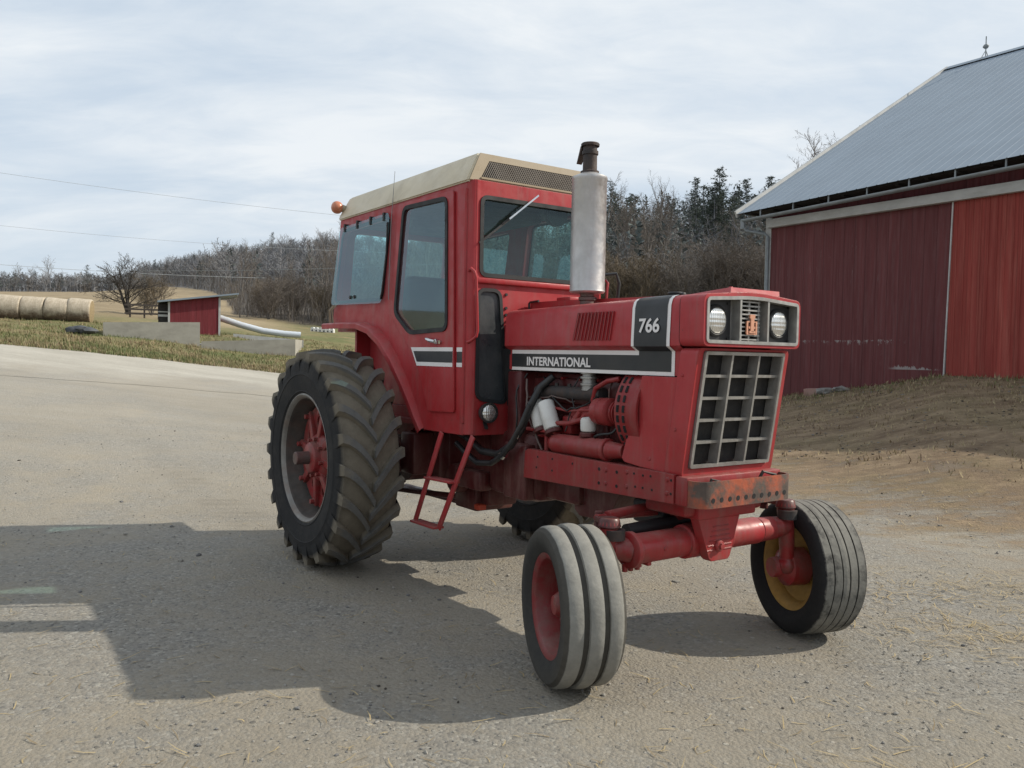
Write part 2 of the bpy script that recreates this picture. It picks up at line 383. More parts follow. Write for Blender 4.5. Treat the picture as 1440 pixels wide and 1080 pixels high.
azs = [-180+3*i for i in range(45)]+[-45+.3*i for i in range(301)]+[48+3*i for i in range(45)]
azs = [a for i, a in enumerate(azs) if i == 0 or a > azs[i-1]+1e-6]; azs = [a for a in azs if a <= 177.01]
rs = [.5]
while rs[-1] < 1500: rs.append(rs[-1]*1.034)
rs = sorted([r for r in rs if abs(r-17.6) > .25 and abs(r-24) > .35]+[17.6, 24.0])
GV = []; GC = []
for r in rs:
    for az in azs:
        a = R(az); x, y = r*math.sin(a), r*math.cos(a); z = ground_polar(az, r)
        if r > 480: z += (noise.noise(Vector((x/90, y/90, 3)))*4)*sstep(480, 700, r)
        amp = .016*sstep(1, 3, r)*(1-.6*sstep(20, 30, r))+.10*sstep(26, 40, r)
        z += amp*(noise.noise(Vector((x*.9, y*.9, 0)))+.5*noise.noise(Vector((x*2.7, y*2.7, 5))))*(1 if r > 9 else .6)
        GV.append((x, y, z)); GC.append(zone(x, y, az, r))
NA = len(azs); GF = []
for i in range(len(rs)-1):
    for k in range(NA):
        k2 = (k+1) % NA; GF.append((i*NA+k, i*NA+k2, (i+1)*NA+k2, (i+1)*NA+k))
GV.append((0, 0, 0)); GC.append([0, 0, 0, 0]); c0 = len(GV)-1
GF += [(c0, (k+1) % NA, k) for k in range(NA)]

def gravel(nt, tc):
    big = noise_fac(nt, tc, .35, 6, .6, .3, .7); mid = noise_fac(nt, tc, 2.4, 8, .7, .3, .72); fine = noise_fac(nt, tc, 26, 8, .75, .3, .7)
    # gravel: pale compacted fines with grey crushed stone and browner worn patches
    g = mixc(nt, big, (.268, .237, .190), (.350, .315, .260))
    g = mixc(nt, mth(nt, 'MULTIPLY', mid, .5), g, (.232, .204, .160))
    vo = nd(nt, 'ShaderNodeTexVoronoi'); vo.inputs['Scale'].default_value = 62; nt.links.new(tc, vo.inputs['Vector'])
    sv = nd(nt, 'ShaderNodeSeparateColor'); nt.links.new(vo.outputs['Color'], sv.inputs[0])
    stone = mixc(nt, sv.outputs[0], (.095, .095, .095), (.44, .42, .37))
    patch = noise_fac(nt, tc, .62, 8, .72, .46, .60)
    ex = mth(nt, 'MULTIPLY', mth(nt, 'ADD', mth(nt, 'MULTIPLY', patch, .75), .25), mrange(nt, sv.outputs[1], .35, .6))
    g = mixc(nt, mth(nt, 'MULTIPLY', patch, .62), g, (.232, .228, .218))
    g = mixc(nt, mth(nt, 'MULTIPLY', noise_fac(nt, tc, .5, 9, .75, .52, .66, (.45, 1.9, 1)), .4), g, (.225, .203, .170))
    g = mixc(nt, mth(nt, 'MULTIPLY', noise_fac(nt, tc, 1.1, 6, .65, .55, .7), .4), g, (.36, .295, .20))
    g = mixc(nt, mth(nt, 'MULTIPLY', ex, .7), g, stone)
    v3 = nd(nt, 'ShaderNodeTexVoronoi'); v3.inputs['Scale'].default_value = 27; nt.links.new(tc, v3.inputs['Vector'])
    s3 = nd(nt, 'ShaderNodeSeparateColor'); nt.links.new(v3.outputs['Color'], s3.inputs[0])
    big_st = mth(nt, 'MULTIPLY', mrange(nt, s3.outputs[1], .86, .88), mrange(nt, v3.outputs['Distance'], .28, .36, 1, 0))
    g = mixc(nt, mth(nt, 'MULTIPLY', big_st, .75), g, mixc(nt, s3.outputs[0], (.12, .115, .105), (.46, .43, .37)))
    g = mixc(nt, mth(nt, 'MULTIPLY', fine, .34), g, (.165, .147, .118))
    # faint pressed wheel tracks leading up to where the rear wheels stand
    sp_ = nd(nt, 'ShaderNodeSeparateXYZ'); nt.links.new(tc, sp_.inputs[0])
    dx, dy = mth(nt, 'ADD', sp_.outputs['X'], .4564), mth(nt, 'SUBTRACT', sp_.outputs['Y'], 5.9482)
    yl = mth(nt, 'ABSOLUTE', mth(nt, 'ADD', mth(nt, 'MULTIPLY', dx, .82), mth(nt, 'MULTIPLY', dy, .5723)))
    xl = mth(nt, 'SUBTRACT', mth(nt, 'MULTIPLY', dx, .5723), mth(nt, 'MULTIPLY', dy, .82))
    tr = mth(nt, 'MULTIPLY', mrange(nt, mth(nt, 'ABSOLUTE', mth(nt, 'SUBTRACT', yl, .87)), .15, .26, 1, 0), mth(nt, 'MULTIPLY', mrange(nt, xl, -.1, -.6), mrange(nt, xl, -11, -5)))
    bars = mrange(nt, mth(nt, 'ABSOLUTE', mth(nt, 'SUBTRACT', mth(nt, 'FRACT', mth(nt, 'ADD', mth(nt, 'MULTIPLY', xl, 4.8), mth(nt, 'MULTIPLY', yl, 2.5))), .5)), .18, .3)
    g = mixc(nt, mth(nt, 'MULTIPLY', mth(nt, 'MULTIPLY', tr, noise_fac(nt, tc, 1.6, 6, .65, .38, .62)), mth(nt, 'ADD', mth(nt, 'MULTIPLY', bars, .3), .15)), g, (.17, .15, .12))
    lf = nd(nt, 'ShaderNodeVectorMath', operation='LENGTH'); nt.links.new(tc, lf.inputs[0])
    g = mixc(nt, mth(nt, 'MULTIPLY', mrange(nt, lf.outputs['Value'], 5, 17), .45), g, mixc(nt, noise_fac(nt, tc, .6, 8, .7, .35, .65, (.45, 1.8, 1)), (.31, .285, .240), (.42, .39, .338)))
    return g, big, mid, fine, vo, big_st

def ground_mat():
    m, nt, out = nodes_of('gravel_dirt_and_turf')
    p = nd(nt, 'ShaderNodeBsdfPrincipled'); nt.links.new(p.outputs[0], out.inputs[0])
    tc = nd(nt, 'ShaderNodeTexCoord').outputs['Object']
    at = nd(nt, 'ShaderNodeAttribute', attribute_name='zone')
    sp = nd(nt, 'ShaderNodeSeparateColor'); nt.links.new(at.outputs['Color'], sp.inputs[0])
    g, big, mid, fine, vo, big_st = gravel(nt, tc)
    straw = noise_fac(nt, tc, 5, 8, .8, .62, .74)
    g = mixc(nt, mth(nt, 'MULTIPLY', straw, .35), g, (.36, .28, .15))
    # dirt: dark trodden mud streaked with old straw
    st = noise_fac(nt, tc, 2.0, 10, .78, .4, .66, (.7, 1.3, 1))
    d = mixc(nt, st, (.125, .086, .056), (.285, .212, .138))
    d = mixc(nt, mth(nt, 'MULTIPLY', noise_fac(nt, tc, 7, 8, .8, .55, .72, (.7, 1.3, 1)), .7), d, (.34, .25, .135))
    d = mixc(nt, mth(nt, 'MULTIPLY', noise_fac(nt, tc, .9, 5, .6, .45, .7), .3), d, (.15, .135, .065))
    fd = mrange(nt, mth(nt, 'ADD', sp.outputs[1], mth(nt, 'MULTIPLY', mth(nt, 'SUBTRACT', st, .5), .55)), .3, .72)
    c = mixc(nt, fd, g, d)
    # winter turf
    gr = mixc(nt, noise_fac(nt, tc, .32, 7, .7, .4, .64), (.125, .145, .055), (.26, .205, .105))
    gr = mixc(nt, mth(nt, 'MULTIPLY', noise_fac(nt, tc, 2.4, 8, .8, .4, .7), .6), gr, (.10, .075, .045))
    gr = mixc(nt, mth(nt, 'MULTIPLY', noise_fac(nt, tc, 8, 8, .8, .5, .7), .5), gr, (.26, .21, .12))
    fg = mrange(nt, mth(nt, 'ADD', sp.outputs[0], mth(nt, 'MULTIPLY', mth(nt, 'SUBTRACT', mid, .5), .5)), .35, .65)
    c = mixc(nt, fg, c, gr)
    fi = mixc(nt, noise_fac(nt, tc, .07, 7, .65, .35, .65, (1, 2.5, 1)), (.225, .175, .11), (.32, .255, .165))
    c = mixc(nt, sp.outputs[2], c, fi)
    ln = nd(nt, 'ShaderNodeVectorMath', operation='LENGTH'); nt.links.new(tc, ln.inputs[0])
    fo = mixc(nt, mrange(nt, ln.outputs['Value'], 100, 260), mixc(nt, noise_fac(nt, tc, .2, 8, .7, .35, .65), (.060, .052, .046), (.105, .088, .070)), (.115, .115, .120))  # forest floor greys with distance, haze put into its colour
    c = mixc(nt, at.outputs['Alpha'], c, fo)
    nt.links.new(c, p.inputs['Base Color']); p.inputs['Roughness'].default_value = .95; p.inputs['Specular IOR Level'].default_value = .15
    hb = mth(nt, 'ADD', mth(nt, 'ADD', mth(nt, 'MULTIPLY', fine, .5), mth(nt, 'MULTIPLY', big_st, .6)), mth(nt, 'MULTIPLY', mth(nt, 'SUBTRACT', 1, vo.outputs['Distance']), .5))
    b = nd(nt, 'ShaderNodeBump'); b.inputs['Strength'].default_value = .75; b.inputs['Distance'].default_value = .013
    nt.links.new(hb, b.inputs['Height'])
    b2 = nd(nt, 'ShaderNodeBump'); b2.inputs['Strength'].default_value = .15; b2.inputs['Distance'].default_value = .03
    nt.links.new(mid, b2.inputs['Height']); nt.links.new(b.outputs[0], b2.inputs['Normal'])
    nt.links.new(b2.outputs[0], p.inputs['Normal'])
    return m
me = bpy.data.meshes.new('ground'); me.from_pydata(GV, [], GF)
ca = me.color_attributes.new('zone', 'FLOAT_COLOR', 'POINT'); ca.data.foreach_set('color', [c for q in GC for c in q])
me.materials.append(ground_mat()); me.polygons.foreach_set('use_smooth', [True]*len(me.polygons)); me.update()
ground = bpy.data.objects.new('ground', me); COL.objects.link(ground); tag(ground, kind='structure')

# pale lane along the far side of the yard, lying on the same rings as the ground
i0, i1 = rs.index(17.6), rs.index(24.0); ks = [k for k, a in enumerate(azs) if -60 <= a <= 12]
mb = MB(); idx = {}
for i in range(i0, i1+1):
    for k in ks:
        v = GV[i*NA+k]; idx[(i, k)] = len(mb.v); mb.v.append((v[0], v[1], v[2]+.005))
for i in range(i0, i1):
    for k, k2 in zip(ks, ks[1:]): mb.f.append((idx[(i, k)], idx[(i, k2)], idx[(i+1, k2)], idx[(i+1, k)])); mb.mi.append(0)
def lane_mat():
    m, nt, out = nodes_of('pale_worn_lane'); p = nd(nt, 'ShaderNodeBsdfPrincipled'); nt.links.new(p.outputs[0], out.inputs[0])
    tc = nd(nt, 'ShaderNodeTexCoord').outputs['Object']
    g, _b, mid, fine, vo, big_st = gravel(nt, tc); straw = noise_fac(nt, tc, 5, 8, .8, .62, .74); g = mixc(nt, mth(nt, 'MULTIPLY', straw, .35), g, (.36, .28, .15))
    l = mixc(nt, noise_fac(nt, tc, .8, 7, .65, .35, .65, (.5, 1.6, 1)), (.365, .342, .295), (.455, .428, .375)); l = mixc(nt, mth(nt, 'MULTIPLY', noise_fac(nt, tc, 14, 7, .75, .4, .7), .3), l, (.22, .20, .17))
    ln = nd(nt, 'ShaderNodeVectorMath', operation='LENGTH'); nt.links.new(tc, ln.inputs[0])
    e = mth(nt, 'ADD', ln.outputs['Value'], mth(nt, 'MULTIPLY', noise_fac(nt, tc, .5, 7, .65, .3, .7), 2.2))
    nt.links.new(mixc(nt, mrange(nt, e, 19.9, 21.6), g, l), p.inputs['Base Color']); p.inputs['Roughness'].default_value = .95; p.inputs['Specular IOR Level'].default_value = .15
    hb = mth(nt, 'ADD', mth(nt, 'ADD', mth(nt, 'MULTIPLY', fine, .5), mth(nt, 'MULTIPLY', big_st, .6)), mth(nt, 'MULTIPLY', mth(nt, 'SUBTRACT', 1, vo.outputs['Distance']), .5))
    bu = nd(nt, 'ShaderNodeBump'); bu.inputs['Strength'].default_value = .75; bu.inputs['Distance'].default_value = .013; nt.links.new(hb, bu.inputs['Height'])
    b2 = nd(nt, 'ShaderNodeBump'); b2.inputs['Strength'].default_value = .15; b2.inputs['Distance'].default_value = .03; nt.links.new(mid, b2.inputs['Height']); nt.links.new(bu.outputs[0], b2.inputs['Normal']); nt.links.new(b2.outputs[0], p.inputs['Normal'])
    return m
MT['lane'] = lane_mat()
tag(mb.build('road', MT['lane'], smooth=60, fix=False), kind='structure')

# loose stones, clods and straw that nobody could count
rg = random.Random(3)
def scatter_pt(r0, r1, a0=-36, a1=36, pw=1.0):
    r = r0+(r1-r0)*rg.random()**pw; a = R(rg.uniform(a0, a1)); x, y = r*math.sin(a), r*math.cos(a)
    return x, y, ground_z(x, y)
mb = MB(); b0 = bmesh.new(); bmesh.ops.create_icosphere(b0, subdivisions=1, radius=1); b0.verts.index_update()
IV = [v.co.copy() for v in b0.verts]; IF = [tuple(v.index for v in f.verts) for f in b0.faces]; b0.free()
for _ in range(7600):
    x, y, z = scatter_pt(2.2, 13, pw=1.25); s = rg.choice([.003, .004, .004, .005, .006, .008, .011 if rg.random() < .3 else .005])
    if rg.random() < .004: s = rg.uniform(.014, .024)
    q = [rg.uniform(.6, 1.2) for _ in range(3)]; q[2] *= .6; t = rg.uniform(0, 6.28); ct, st = math.cos(t), math.sin(t)
    mb.cur = rg.choice([0]*12+[1]*5+[2]*(1 if rg.random() < .5 else 0))
    vs = []
    for v in IV:
        k = 1+rg.uniform(-.2, .2); X, Y, Z = v.x*q[0]*s*k, v.y*q[1]*s*k, v.z*q[2]*s*k
        vs.append((x+X*ct-Y*st, y+X*st+Y*ct, z+Z+s*.2))
    mb.add(vs, IF)
for _ in range(2600):
    s_, dn = rg.uniform(-1.5, 12), .2+7*rg.random()**1.6; P = BC+BD*s_-BN*dn; x, y = P.x, P.y; z = ground_z(x, y); s = rg.uniform(.006, .022)*(1.4 if rg.random() < .05 else 1)
    mb.cur = rg.choice([2, 3, 3, 3, 1]); mb.add([(x+v.x*s*rg.uniform(.8, 1.5), y+v.y*s*rg.uniform(.8, 1.5), z+v.z*s*.6) for v in IV], IF)
tag(mb.build('loose_stones', [mat('pale_stone', (.30, .28, .245), .9), mat('grey_stone', (.17, .165, .16), .9), mat('dark_clod', (.055, .045, .036), .95), mat('brown_clod', (.15, .115, .08), .95)], smooth=None, fix=False), kind='stuff')
mb = MB()
def straw_bit(x, y, z, L):
    t = rg.uniform(0, 6.28); w = rg.uniform(.0012, .0026); d = Vector((math.cos(t), math.sin(t), rg.uniform(-.08, .2))); n = Vector((-d.y, d.x, 0))*w
    p = Vector((x, y, z+.006)); m_ = p+d*L*.5+n*rg.uniform(-4, 4); q = p+d*L
    mb.cur = rg.choice([0, 0, 1])
    mb.add([p-n, p+n, m_+n, m_-n, q+n*.5, q-n*.5], [(0, 1, 2, 3), (3, 2, 4, 5)])
for _ in range(1500):
    x, y, z = scatter_pt(2.3, 10, pw=1.2); straw_bit(x, y, z, rg.uniform(.02, .10))
for cx, cy, sp_, n in ((2.6, 4.3, .45, 420), (3.2, 5.2, .5, 380), (2.3, 5.0, .35, 160), (4.2, 7.5, 1.2, 420), (6.3, 11, 2.2, 1700), (8, 13.2, 1.8, 1100), (5.5, 13.5, 1.5, 600), (3.4, 3.9, .35, 200), (1.2, 2.75, .3, 60), (3.0, 8.5, 1.2, 260)):
    for _ in range(n):
        x, y = rg.gauss(cx, sp_), rg.gauss(cy, sp_*.45)
        straw_bit(x, y, ground_z(x, y), rg.uniform(.03, .14))
tag(mb.build('scattered_straw', [mat('pale_straw', (.44, .34, .18), .9), mat('weathered_straw', (.25, .19, .11), .9)], smooth=None, fix=False), kind='stuff')
# turf tufts on the bank beyond the lane, dead grass by the barn
mb = MB()
def tuft(x, y, h, spread, n, mis):
    z = ground_z(x, y)
    for _ in range(n):
        t = rg.uniform(0, 6.28); w = rg.uniform(.006, .014)*max(1, h/.12); lean = rg.uniform(.2, 1.0)*h
        bx, by = x+rg.gauss(0, spread), y+rg.gauss(0, spread); hh = h*rg.uniform(.5, 1.15)
        mb.cur = rg.choice(mis)
        mb.add([(bx-w*math.sin(t), by+w*math.cos(t), z-.02), (bx+w*math.sin(t), by-w*math.cos(t), z-.02), (bx+lean*math.cos(t), by+lean*math.sin(t), z+hh)], [(0, 1, 2)])
for _ in range(9000):
    a = R(rg.uniform(-34, 2)); r = 24.1+22*rg.random()**1.6; x, y = r*math.sin(a), r*math.cos(a)
    patch = noise.noise(Vector((x*.35, y*.35, 9)))+rg.uniform(-.25, .25)
    tuft(x, y, rg.uniform(.05, .15), .10, 6, [0, 0, 1] if patch > .05 else [1, 2, 2, 3])
for _ in range(2600):
    s_, dn = rg.uniform(-1, 10), 7.5*rg.random()**1.9; P = BC+BD*s_-BN*(dn+.05)
    tuft(P.x, P.y, rg.choice([.015, .03, .05, .09 if dn < 2 else .04])*rg.uniform(.6, 1.3), rg.uniform(.04, .16), rg.randint(3, 9), [1, 2, 2, 3, 0] if dn < 1.5 else [2, 2, 3])
tag(mb.build('grass_tufts', [mat('green_grass', (.115, .145, .045), .8), mat('olive_grass', (.19, .175, .075), .8), mat('dead_grass', (.34, .27, .155), .9), mat('dead_leaf_brown', (.20, .135, .085), .9)], smooth=None, fix=False), kind='stuff')

# ------------------------------------------------------------------ the tractor (x forward, y left, z up; origin under the rear axle)
T = empty('farm_tractor', (-.4564, 5.9482, 0), R(-55.086))
tag(T, 'red farm tractor with beige-roofed cab and tall silver muffler parked on the gravel yard', 'tractor')
RT = MT['red']
def hood_top(x): return 1.680+(x-1.17)*.018
def hood_sec(x, off=0.):
    """right half of the hood section, from the lower edge up and over to the centre line (y positive here)"""
    t = hood_top(x)
    pts = [(.280, 1.340), (.280, 1.452), (.317, 1.476), (.317, 1.50), (.311, t-.045), (.303, t-.018), (.286, t-.004), (.262, t+.002), (.10, t+.010), (0, t+.012)]
    if not off: return pts
    out = []
    for i, p in enumerate(pts):
        a = Vector(pts[max(i-1, 0)]); b = Vector(pts[min(i+1, len(pts)-1)]); d = (b-a).normalized(); n = Vector((d.y, -d.x))
        out.append(tuple(Vector(p)+n*off))
    return out
mb = MB(); xs = [1.17, 1.5, 1.9, 2.3, 2.551]; rows = []
for x in xs:
    h = hood_sec(x); rows.append([(x, -y, z) for y, z in h]+[(x, y, z) for y, z in h[::-1][1:]])
n = len(rows[0])
mb.add([p for r in rows for p in r], [(i*n+k, i*n+k+1, (i+1)*n+k+1, (i+1)*n+k) for i in range(len(xs)-1) for k in range(n-1)])
mb.add([p for p in rows[0]], [tuple(range(n))])
hood = mb.build('hood', RT, T, smooth=40)
tag(hood)
# louvres: slanted slots in each hood side
for s in (-1, 1):
    mb = MB()
    for i in range(11):
        xt = 1.832+.0262*i; xb = 1.797+.0276*i; w = .0085
        mb.cur = 0
        mb.prism([(xb, s*.3185, 1.503), (xb+w, s*.3185, 1.503), (xt+w, s*.3145, 1.645), (xt, s*.3145, 1.645)], (0, s*.002, 0))
        mb.cur = 1
        mb.prism([(xb+w, s*.3175, 1.503), (xb+w+.006, s*.3175, 1.503), (xt+w+.006, s*.3135, 1.645), (xt+w, s*.3135, 1.645)], (0, s*.007, 0))
    mb.build('louvers', [MT['dark'], RT], hood)
def strip(mb, x0, x1, i0, i1, s, off, t=.0015, skew=0.):
    a, b = hood_sec(x0, off)[i0:i1], hood_sec(x1, off)[i0:i1]; m = len(a)
    mb.add([(x0, s*y, z) for y, z in a]+[(x1, s*y, z) for y, z in b], [(k, k+1, m+k+1, m+k) for k in range(m-1)])
for s in (-1, 1):
    wh = MB()
    wh.prism([(1.20, s*.2815, 1.3385), (2.488, s*.2815, 1.3385), (2.488, s*.2815, 1.4535), (1.20, s*.2815, 1.4535)], (0, s*.0015, 0))
    strip(wh, 2.236, 2.488, 1, 10, s, .003)
    st = wh.build('hood_stripe', MT['decal_white'], hood)
    bk = MB()
    bk.prism([(1.20, s*.2835, 1.357), (2.468, s*.2835, 1.357), (2.468, s*.2835, 1.454), (2.256, s*.2835, 1.454), (2.256, s*.2835, 1.432), (1.20, s*.2835, 1.432)], (0, s*.0012, 0))
    strip(bk, 2.256, 2.468, 1, 10, s, .005)
    bk.build('stripe_infill', MT['decal_black'], hood)
    for nm, txt, xa, xb, za, zb, yy, bold in (('lettering', 'INTERNATIONAL', 1.352, 1.905, 1.366, 1.4155, .2856, .026), ('lettering', '766', 2.292, 2.426, 1.536, 1.604, .3225, .022)):
        vs, fs = text_mesh(txt, 1., 1., bold); l = MB()
        if s < 0: pts = [(xa+u*(xb-xa), -(yy+.0008)+(.0 if w < 0 else -.0012)-(.004*(.5-v) if txt == '766' else 0), za+v*(zb-za)) for u, v, w in vs]
        else: pts = [(xb-u*(xb-xa), (yy+.0008)+(.0 if w < 0 else .0012), za+v*(zb-za)) for u, v, w in vs]
        l.add(pts, fs); l.build(nm, MT['decal_white'], hood, smooth=None)
# raised centre panel, front hump, radiator cap, breather
mb = MB()
mb.prism([(1.10, -.085, 1.66), (1.10, -.085, 1.742), (1.35, -.085, 1.742), (2.48, -.085, 1.722), (2.52, -.085, 1.66)], (0, .33, 0))
mb.box(1.20, 1.33, .03, .14, 1.738, 1.775, .01)
mb.build('hood_centre_panel', RT, T)
mb = MB(); mb.tube([(1.105, -.10, 1.64), (1.105, -.10, 1.735), (1.115, -.10, 1.742), (1.20, -.10, 1.746)], .007, 8); mb.build('breather_pipe', MT['hose'], T)
mb = MB(); mb.cyl((2.40, -.20, 1.69), (2.40, -.20, 1.725), .032, .028, 16, .004); mb.cyl((2.40, -.20, 1.716), (2.40, -.20, 1.729), .036, .036, 16, .004); mb.box(2.445, 2.46, -.21, -.19, 1.69, 1.724, .004)
mb.build('radiator_cap', MT['black'], T)

# ---- headlight housing at the nose
def rrect(y0, y1, z0, z1, r, n=5): return rpoly([(y0, z0), (y1, z0), (y1, z1), (y0, z1)], r, n)
pk = [(-.332, 1.474), (.332, 1.474), (.332, 1.700), (.06, 1.722), (-.06, 1.722), (-.332, 1.700)]
outer = rpoly(pk, .035); hole = rpoly([(-.312, 1.492), (.312, 1.492), (.312, 1.684), (.05, 1.700), (-.05, 1.700), (-.312, 1.684)], .02)
mb = MB(); mb.prism([(2.698, y, z) for y, z in outer], (-.139, 0, 0), [[(2.698, y, z) for y, z in hole]])
mb.prism([(2.62, y*.985, 1.59+(z-1.59)*.985) for y, z in outer], (-.02, 0, 0))
hh = mb.build('headlight_housing', RT, T)
mb = MB(); mb.prism([(2.40, -.15, 1.70), (2.43, -.13, 1.722), (2.66, -.12, 1.742), (2.685, -.15, 1.715)], (0, .34, 0)); mb.cyl((2.60, -.05, 1.74), (2.60, -.05, 1.752), .012, .009, 10)
mb.build('hood_scoop', RT, hh)
bz = inset(hole, -.004); bzi = inset(hole, .011)
mb = MB(); mb.prism([(2.703, y, z) for y, z in bz], (-.050, 0, 0), [[(2.703, y, z) for y, z in bzi]])
for y in (-.101, .089): mb.box(2.648, 2.701, y, y+.012, 1.497, 1.694)
mb.box(2.644, 2.65, -.11, -.06, 1.50, 1.69); mb.box(2.644, 2.65, .06, .11, 1.50, 1.69)
mb.build('headlight_bezel', MT['silver'], hh)
mb = MB()
for k in range(10):
    z = 1.508+k*.0188; mb.box(2.652, 2.676, -.066, .066, z, z+.0065)
mb.box(2.655, 2.67, -.068, -.058, 1.50, 1.69); mb.box(2.655, 2.67, .058, .068, 1.50, 1.69); mb.box(2.655, 2.668, -.006, .006, 1.50, 1.69)
mb.build('grille_slats', MT['silver'], hh)
mb = MB(); mb.box(2.641, 2.643, -.30, .30, 1.497, 1.69); mb.build('grille_backing', MT['dark'], hh)
mb = MB()   # emblem: a tall I standing over a squared H
mb.cur = 1; mb.box(2.677, 2.681, -.033, .033, 1.535, 1.592)
mb.cur = 0
mb.box(2.680, 2.686, -.036, -.026, 1.533, 1.594); mb.box(2.680, 2.686, .026, .036, 1.533, 1.594)
mb.box(2.680, 2.685, -.036, .036, 1.533, 1.539); mb.box(2.680, 2.685, -.036, .036, 1.588, 1.594)
mb.box(2.681, 2.689, -.011, .011, 1.545, 1.606); mb.box(2.681, 2.689, -.017, .017, 1.606, 1.624); mb.box(2.681, 2.689, -.020, .020, 1.540, 1.550)
mb.box(2.681, 2.687, -.021, .021, 1.560, 1.570)
mb.build('emblem', [MT['skin_txt'], MT['dark']], hh)
for y in (-.213, .213):
    mb = MB(); mb.box(2.650, 2.656, y-.0995, y+.0995, 1.496, 1.690)
    for dy in (-.08, .08):
        for z in (1.512, 1.668): mb.cyl((2.655, y+dy, z), (2.661, y+dy, z), .0065, .006, 10)
    hp = mb.build('headlight_panel', MT['black'], hh)
    mb = MB(); mb.lathe((2.655, y, 1.590), (1, 0, 0), [(.071, 0), (.071, .010), (.064, .016), (.058, .012), (.058, 0)], 32); mb.build('lamp_ring', MT['rubber'], hp)
    mb = MB(); mb.lathe((0, 0, 0), (1, 0, 0), [(.059, 0), (.056, .006), (.045, .011), (.03, .014), (.012, .0155), (0, .016)], 32)
    mb.build('headlight', MT['lens'], hp, loc=(2.664, y, 1.590))

# ---- grille shroud and grille
def gp(y, z, d=0.): return (2.572+(z-.90)*.148+d, y, z)
so, si = rrect(-.312, .312, .885, 1.468, .03), rrect(-.276, .276, .925, 1.456, .012)
mb = MB(); mb.prism([gp(y, z) for y, z in so], (-.105, 0, 0), [[gp(y, z) for y, z in si]])
for s in (-1, 1):
    for z in (1.345, 1.10): mb.cyl((2.50+(z-.9)*.148, s*.31, z), (2.50+(z-.9)*.148, s*.316, z), .006, .006, 8)
shroud = mb.build('grille_shroud', RT, T)
mb = MB(); mb.prism([gp(y, z, -.052) for y, z in inset(si, .001)], (-.004, 0, 0)); mb.build('radiator_screen', MT['screen'], shroud)
mb = MB()
fo_, fi_ = rrect(-.273, .273, .928, 1.453, .012), rrect(-.259, .259, .943, 1.438, .006)
mb.prism([gp(y, z, .012) for y, z in fo_], (-.020, 0, 0), [[gp(y, z, .012) for y, z in fi_]])
def gbar(y0, y1, z0, z1, d0, d1):
    c = [(y, z) for y, z in ((y0, z0), (y1, z0), (y1, z1), (y0, z1))]
    mb.prism([gp(y, z, d1) for y, z in c], (d0-d1, 0, 0))
for y in (-.092, .092): gbar(y-.006, y+.006, .94, 1.44, -.046, .010)
for y in (-.258, .258): gbar(y-.004, y+.004, .94, 1.44, -.046, .009)
for k in range(1, 5):
    z = .942+.1*k; gbar(-.258, .258, z-.005, z+.008, -.044, -.006)
mb.build('grille', MT['silver'], shroud)
for s in (-1, 1):
    mb = MB(); mb.prism([(2.535, s*.302, 1.335), (2.470, s*.302, .898), (2.30, s*.302, .905), (2.190, s*.302, .917), (2.172, s*.302, .935), (2.300, s*.302, 1.335)], (0, -s*.02, 0))
    mb.cyl((2.36, s*.302, .95), (2.36, s*.305, .95), .009, .009, 10)
    mb.build('engine_side_panel', RT, T)

for s in (-1, 1):
    mb = MB(); mb.prism([(2.470, s*.3025, .900), (2.476, s*.3025, .900), (2.541, s*.3025, 1.336), (2.535, s*.3025, 1.336)], (0, s*.0012, 0)); mb.build('panel_seam', MT['dark'], T)
mb = MB(); mb.prism([(2.5515, y*.985, 1.59+(z-1.59)*.985) for y, z in outer], (.006, 0, 0)); mb.build('panel_seam', MT['dark'], T)
# ---- frame rails, bolster, weight bracket
HL = [(1.53, .869), (1.66, .872), (1.83, .867), (2.04, .865), (2.17, .865), (2.29, .874), (2.35, .872), (2.40, .875), (2.53, .873), (1.52, .81), (1.66, .81), (2.04, .795), (2.17, .797), (2.30, .813), (2.35, .814), (2.41, .813), (2.53, .812)]
for s in (-1, 1):
    mb = MB(); mb.prism([(1.40, s*.33, .740), (2.545, s*.33, .768), (2.545, s*.33, .900), (1.44, s*.33, .905), (1.41, s*.33, .89)], (0, -s*.035, 0))
    mb.cur = 1
    for i, (x, z) in enumerate(HL):
        r = .0085 if i in (3, 4, 11, 12) else .006; mb.cyl((x, s*.329, z), (x, s*.3312, z), r, r, 12)
    mb.cur = 0
    for x, z in ((2.09, .865), (2.24, .874), (2.09, .80), (2.24, .805), (2.505, .873), (2.505, .812)):
        mb.cyl((x, s*.329, z), (x, s*.337, z), .011, .009, 6)
    mb.build('frame_rail', [MT['red_low'], MT['dark']], T)
mb = MB(); mb.box(2.548, 2.62, -.325, .325, .765, .895, .008); mb.box(2.30, 2.56, -.27, .27, .70, .82, .02); mb.box(2.05, 2.56, -.29, .29, .82, .898, .01)
mb.build('front_bolster', MT['red_low'], T)
def ubr(off):
    p = [(2.585, -.318+off), (2.640, -.318+off)]
    for k in range(7):
        a = R(-90+15*k); p.append((2.640+(.062-off)*math.cos(a), -.256+(.062-off)*math.sin(a)))
    q = [(x, -y) for x, y in p[::-1]]
    return p+q
po, pi_ = ubr(0), ubr(.012)
mb = MB(); mb.prism([(x, y, .765) for x, y in po+pi_[::-1]], (0, 0, .118))
mb.cur = 1
for k in range(10):
    y = -.245+k*.0545; mb.cyl((2.7012, y, .800), (2.7032, y, .800), .0115, .0115, 14)
mb.build('weight_bracket', [MT['rust'], MT['dark']], T, smooth=50)
